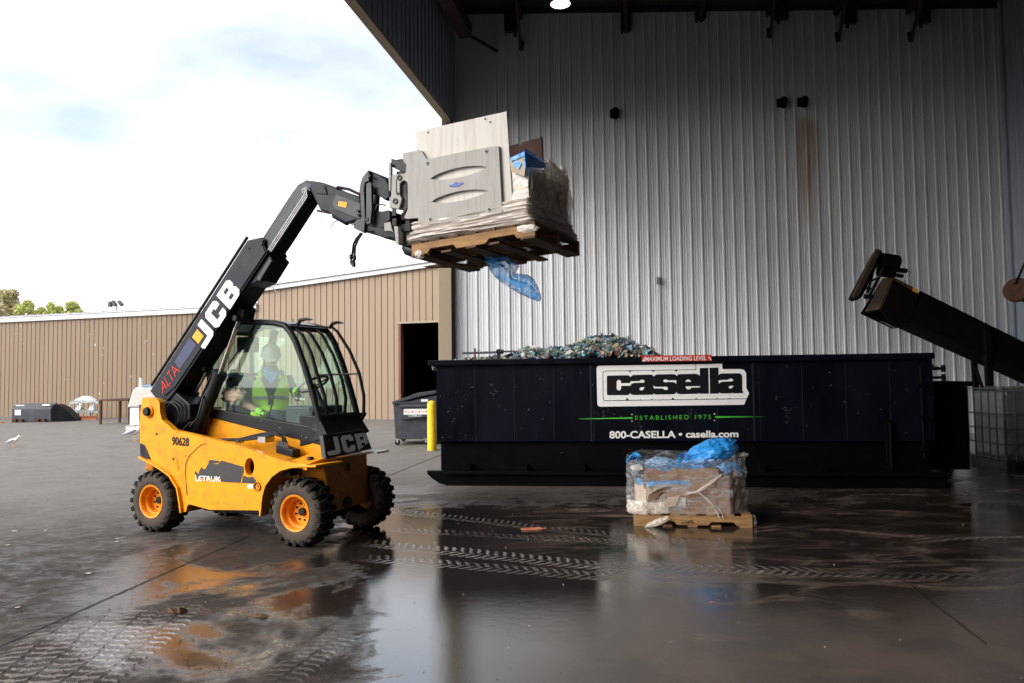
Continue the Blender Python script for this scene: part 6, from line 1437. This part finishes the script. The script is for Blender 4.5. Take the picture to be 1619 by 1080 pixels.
# blue bag hanging under the pallet
def hang():
    mb=MB(); a=[(764,404),(770,420),(782,438),(800,452),(820,464),(838,472),(850,477),(855,476)]; b=[(800,404),(808,414),(822,420),(815,432),(835,434),(845,442),(853,458),(856,470)]
    n=len(a)-1; N1=40; K=14; yb=.35
    def ip(L_,t): t*=len(L_)-1; i=min(int(t),len(L_)-2); f=t-i; return (L_[i][0]*(1-f)+L_[i+1][0]*f, L_[i][1]*(1-f)+L_[i+1][1]*f)
    for i in range(N1+1):
        t=i/N1; p=ip(a,t); q=ip(b,t)
        for j in range(2*K):
            u=j/(2*K)*2*pi; w_=(1-cos(u))/2; dy=.10*sin(u)*(.4+.6*sin(pi*min(1,t*1.02)))+.012*sin(9*w_+3*t)+.008*sin(23*w_)
            px_,py_=p[0]*(1-w_)+q[0]*w_, p[1]*(1-w_)+q[1]*w_
            mb.v.append(TMX@S(px_,py_,yb+dy))
    for i in range(N1):
        for j in range(2*K): mb.f.append((i*2*K+j,i*2*K+(j+1)%(2*K),(i+1)*2*K+(j+1)%(2*K),(i+1)*2*K+j))
    return mb.build('hanging_bag','bag_thin',None,smooth=60,fix=False,label='thin blue plastic bag dangling through the raised pallet',cat='plastic bag')
hang()
# loose board and dark fork piece under the raised pallet
m=MB(); m.prism([S(*p,.5) for p in [(668,421.5),(700,416),(745,417),(745,421)]],(0,.12,0)); m.prism([S(*p,.5) for p in [(740,405),(761,403),(761,416),(740,419)]],(0,.2,0)); m.build('broken_board','wood_dark',lp).matrix_parent_inverse=Matrix.Translation((-PX,.17,-2.665))
m=MB(); m.tube([S(675,402,.1),S(700,408,.25),S(735,406,.4)],[.05,.055,.04],8); m.build('torn_block','wood_dark',lp).matrix_parent_inverse=Matrix.Translation((-PX,.17,-2.665))
m=MB(); crumple('film_scrap',(S(664,402,-.15)-V((PX,-.17,2.665))),(.05,.03,.04),'film_white',lp,10,.3,51); crumple('film_scrap',(S(834,362,-.16)-V((PX,-.17,2.665))),(.09,.03,.035),'film_white',lp,12,.25,52)

# ============================================================ DRIVER
def skinned(name,chains,mat_,parent=None,mtx=None,sub=2,root=0,smooth=True):
    """chains: list of (points, radii); chains share joints by equal coordinates"""
    vs=[];rs=[];es=[]
    def idx(p,r):
        for i,q in enumerate(vs):
            if (q-V(p)).length<1e-4: return i
        vs.append(V(p)); rs.append(r); return len(vs)-1
    for pts,rad in chains:
        ids=[idx(p,r) for p,r in zip(pts,rad)]; es+=list(zip(ids,ids[1:]))
    me=bpy.data.meshes.new(name); me.from_pydata([tuple(v) for v in vs],es,[]); me.update()
    o=bpy.data.objects.new(name,me); COL.objects.link(o); me.materials.append(M[mat_])
    o.modifiers.new('skin','SKIN')
    if not me.skin_vertices: 
        bpy.context.view_layer.objects.active=o; bpy.ops.mesh.customdata_skin_add()
    for i,r in enumerate(rs): me.skin_vertices[0].data[i].radius=(r,r) if not isinstance(r,tuple) else r
    me.skin_vertices[0].data[root].use_root=True
    s=o.modifiers.new('sub','SUBSURF'); s.levels=sub; s.render_levels=sub
    o.modifiers['skin'].use_smooth_shade=True
    dg=bpy.context.evaluated_depsgraph_get(); me2=bpy.data.meshes.new_from_object(o.evaluated_get(dg)); bpy.data.objects.remove(o)
    if mtx is not None: me2.transform(mtx)
    me2.polygons.foreach_set('use_smooth',[True]*len(me2.polygons))
    o=bpy.data.objects.new(name,me2); COL.objects.link(o)
    if parent: o.parent=parent
    return o
hip=V((-1.13,.86,1.2))
pm=TMX@Matrix.Translation(hip)@Matrix.Rotation(R(-48),4,'Z')
per=empty('person',mtx=pm,label='driver in white hard hat, blue neck cloth and lime vest seated in the cab',cat='person')
# body (skin): one surface with head, arms, hands
pel,sp1,ch,nk,hb=V((0,0,0)),V((.02,0,.18)),V((.05,0,.36)),V((.07,0,.5)),V((.1,0,.56))
ch_=[([pel,sp1,ch,nk,hb],[(.14,.11),(.13,.1),(.15,.11),.055,.05])]
elL,elR=V((.12,.29,.2)),V((.1,-.29,.17)); shL_,shR_=V((.05,.19,.42)),V((.05,-.19,.42)); wrL,wrR=V((.36,.27,.29)),V((.28,-.1,.06))
ch_+= [([ch,shL_,elL,wrL],[(.15,.11),.062,.046,.03]),([ch,shR_,elR,wrR],[(.15,.11),.062,.046,.03])]
knL,knR=V((.2,.36,.02)),V((.33,.1,.04)); fL,fR=V((.24,.44,-.2)),V((.38,.16,-.2))
ch_+= [([pel,V((.05,.1,0)),knL,fL],[(.14,.11),.085,.06,.045]),([pel,V((.05,-.1,0)),knR,fR],[(.14,.11),.085,.06,.045])]
bodyo=skinned('body',ch_,'shirt',per)
def hand(wr,dirv,side_,nm='glove'):
    d=V(dirv).normalized(); up=V((0,0,1)); sd_=d.cross(up).normalized()*side_; up=sd_.cross(d)*side_
    pc=wr+d*.05; chs=[([wr,pc,wr+d*.085],[.026,(.036,.02),(.034,.018)])]
    for k,(o_,l) in enumerate(((-.027,.055),(-.009,.065),(.009,.062),(.026,.05))):
        b=wr+d*.085+sd_*o_; chs.append(([b,b+d*l*.45-V((0,0,.006)),b+d*l*.75-V((0,0,.028)),b+d*l*.7-V((0,0,.05))],[.011,.0105,.01,.009]))
    b=wr+d*.03-sd_*.03; chs.append(([b,b-sd_*.025+d*.02,b-sd_*.03+d*.05-V((0,0,.015))],[.013,.012,.01]))
    for c in chs[1:]: c[0].insert(0,wr+d*.06); c[1].insert(0,.018)
    return skinned(nm,[c if i==0 else (c[0],c[1]) for i,c in enumerate(chs)],'glove',per,sub=1)
hand(wrL,(.7,-.2,-.1),1); hand(wrR,(.6,.5,-.25),-1)
m=MB(); m.tube([elR+V((.03,.02,-.015)),elR*.5+wrR*.5,wrR],[.045,.04,.032],12); m.tube([elL+V((.03,0,.01)),elL*.5+wrL*.5,wrL],[.045,.04,.032],12); m.build('forearm_skin','skin',per,smooth=70)
m=MB(); m.tube([wrR-(wrR-elR).normalized()*.05,wrR+(wrR-elR).normalized()*.02],[.045,.037],12); m.tube([wrL-(wrL-elL).normalized()*.05,wrL+(wrL-elL).normalized()*.02],[.045,.037],12); m.build('cuff','glove',per,smooth=60)
# head tilted down, with face
hm=Matrix.Translation(V((.13,0,.66)))@Matrix.Rotation(R(22),4,'Y')
def hball(c,r): 
    q=MB(); q.ball(c,r,16,12); return q
m=MB(); m.ball((0,0,.0),(.092,.075,.112),20,14); m.ball((.035,0,-.05),(.06,.052,.062),16,10)
m.v=[hm@v for v in m.v]; m.build('head','skin',per,smooth=80,fix=False)
m=MB(); m.ball((.098,0,-.018),(.016,.012,.022),8,6); m.ball((.0,.077,-.01),(.018,.01,.028),8,6); m.ball((.0,-.077,-.01),(.018,.01,.028),8,6); m.v=[hm@v for v in m.v]; m.build('nose_and_ears','skin',per,smooth=80)
m=MB(); m.ball((.083,.03,.01),(.009,.013,.008),8,6); m.ball((.083,-.03,.01),(.009,.013,.008),8,6); m.bb((.088,-.022,-.068),(.098,.022,-.062)); m.v=[hm@v for v in m.v]; m.build('eyes_and_mouth','black_decal',per,smooth=80)
m=MB(); m.lathe([(.104,.03),(.106,.06),(.1,.1),(.08,.135),(.045,.155),(.0,.16)],(0,0,0),(0,0,1),24); m.lathe([(.104,.03),(.114,.026),(.115,.03),(.106,.038)],(0.004,0,0),(0,0,1),24); m.prism([(.07,-.08,.024),(.15,-.05,.014),(.165,0,.012),(.15,.05,.014),(.07,.08,.024)],(0,0,.007)); m.bar((-.09,0,.1),(.09,0,.1),.03,.11); m.v=[hm@v for v in m.v]; m.build('hard_hat','hat',per,smooth=50,fix=False)
m=MB(); m.tube([(.03,0,.47),(.06,0,.52),(.09,0,.57)],[.105,.085,.068],14); m.prism([(.15,-.1,.5),(.15,.1,.5),(.17,.0,.36)],(.02,0,0)); m.build('neck_cloth','bandana',per,smooth=50)
# vest shell front and back with reflective strips
def panel(pts,m_,nm,th_=.012):
    m=MB(); vs=[]
    for x,y,z in pts: vs.append(V((x,y,z)))
    m.prism(vs,(th_,0,0)); return m.build(nm,m_,per,bevel=.006)
for s in (-1,1):
    m=MB(); vs=[]; n=8
    for j in range(n+1):
        f=j/n; z=.46-.42*f; yi=s*(.12-.09*min(1,f*1.9)); yo=s*(.17+.03*sin(f*3)); 
        for y in (yi,(yi*2+yo)/3,(yi+yo*2)/3,yo):
            vs.append(V((.185-.9*y*y-.03*abs(f-.4)+ (0.0), y, z)))
    fs=[(j*4+i,j*4+i+1,j*4+i+5,j*4+i+4) for j in range(n) for i in range(3)]
    m.add(vs,fs); m.add([v-V((.035,0,0)) for v in vs],[t[::-1] for t in fs]); m.build('vest_front','hivis',per,smooth=60,fix=False)
    m=MB(); m.tube([(.175,s*.1,.44),(.05,s*.11,.5),(-.1,s*.12,.44),(-.13,s*.12,.1)],[.02,.03,.03,.03],8); m.build('vest_strap','hivis',per,smooth=60)
m=MB(); m.ball((.1,-.02,.04),(.15,.2,.1),16,10); m.build('vest_hem','hivis',per,smooth=70)
m=MB()
for s in (-1,1): m.prism([(.186,s*.04,.2),(.172,s*.17,.2),(.172,s*.17,.235),(.186,s*.04,.235)],(.004,0,0))
m.build('reflective_strip','galv',per)
m=MB(); m.ball((.02,-.2,.4),(.07,.05,.07),10,8); m.ball((.02,.2,.4),(.07,.05,.07),10,8); m.build('sleeve','shirt',per,smooth=70)
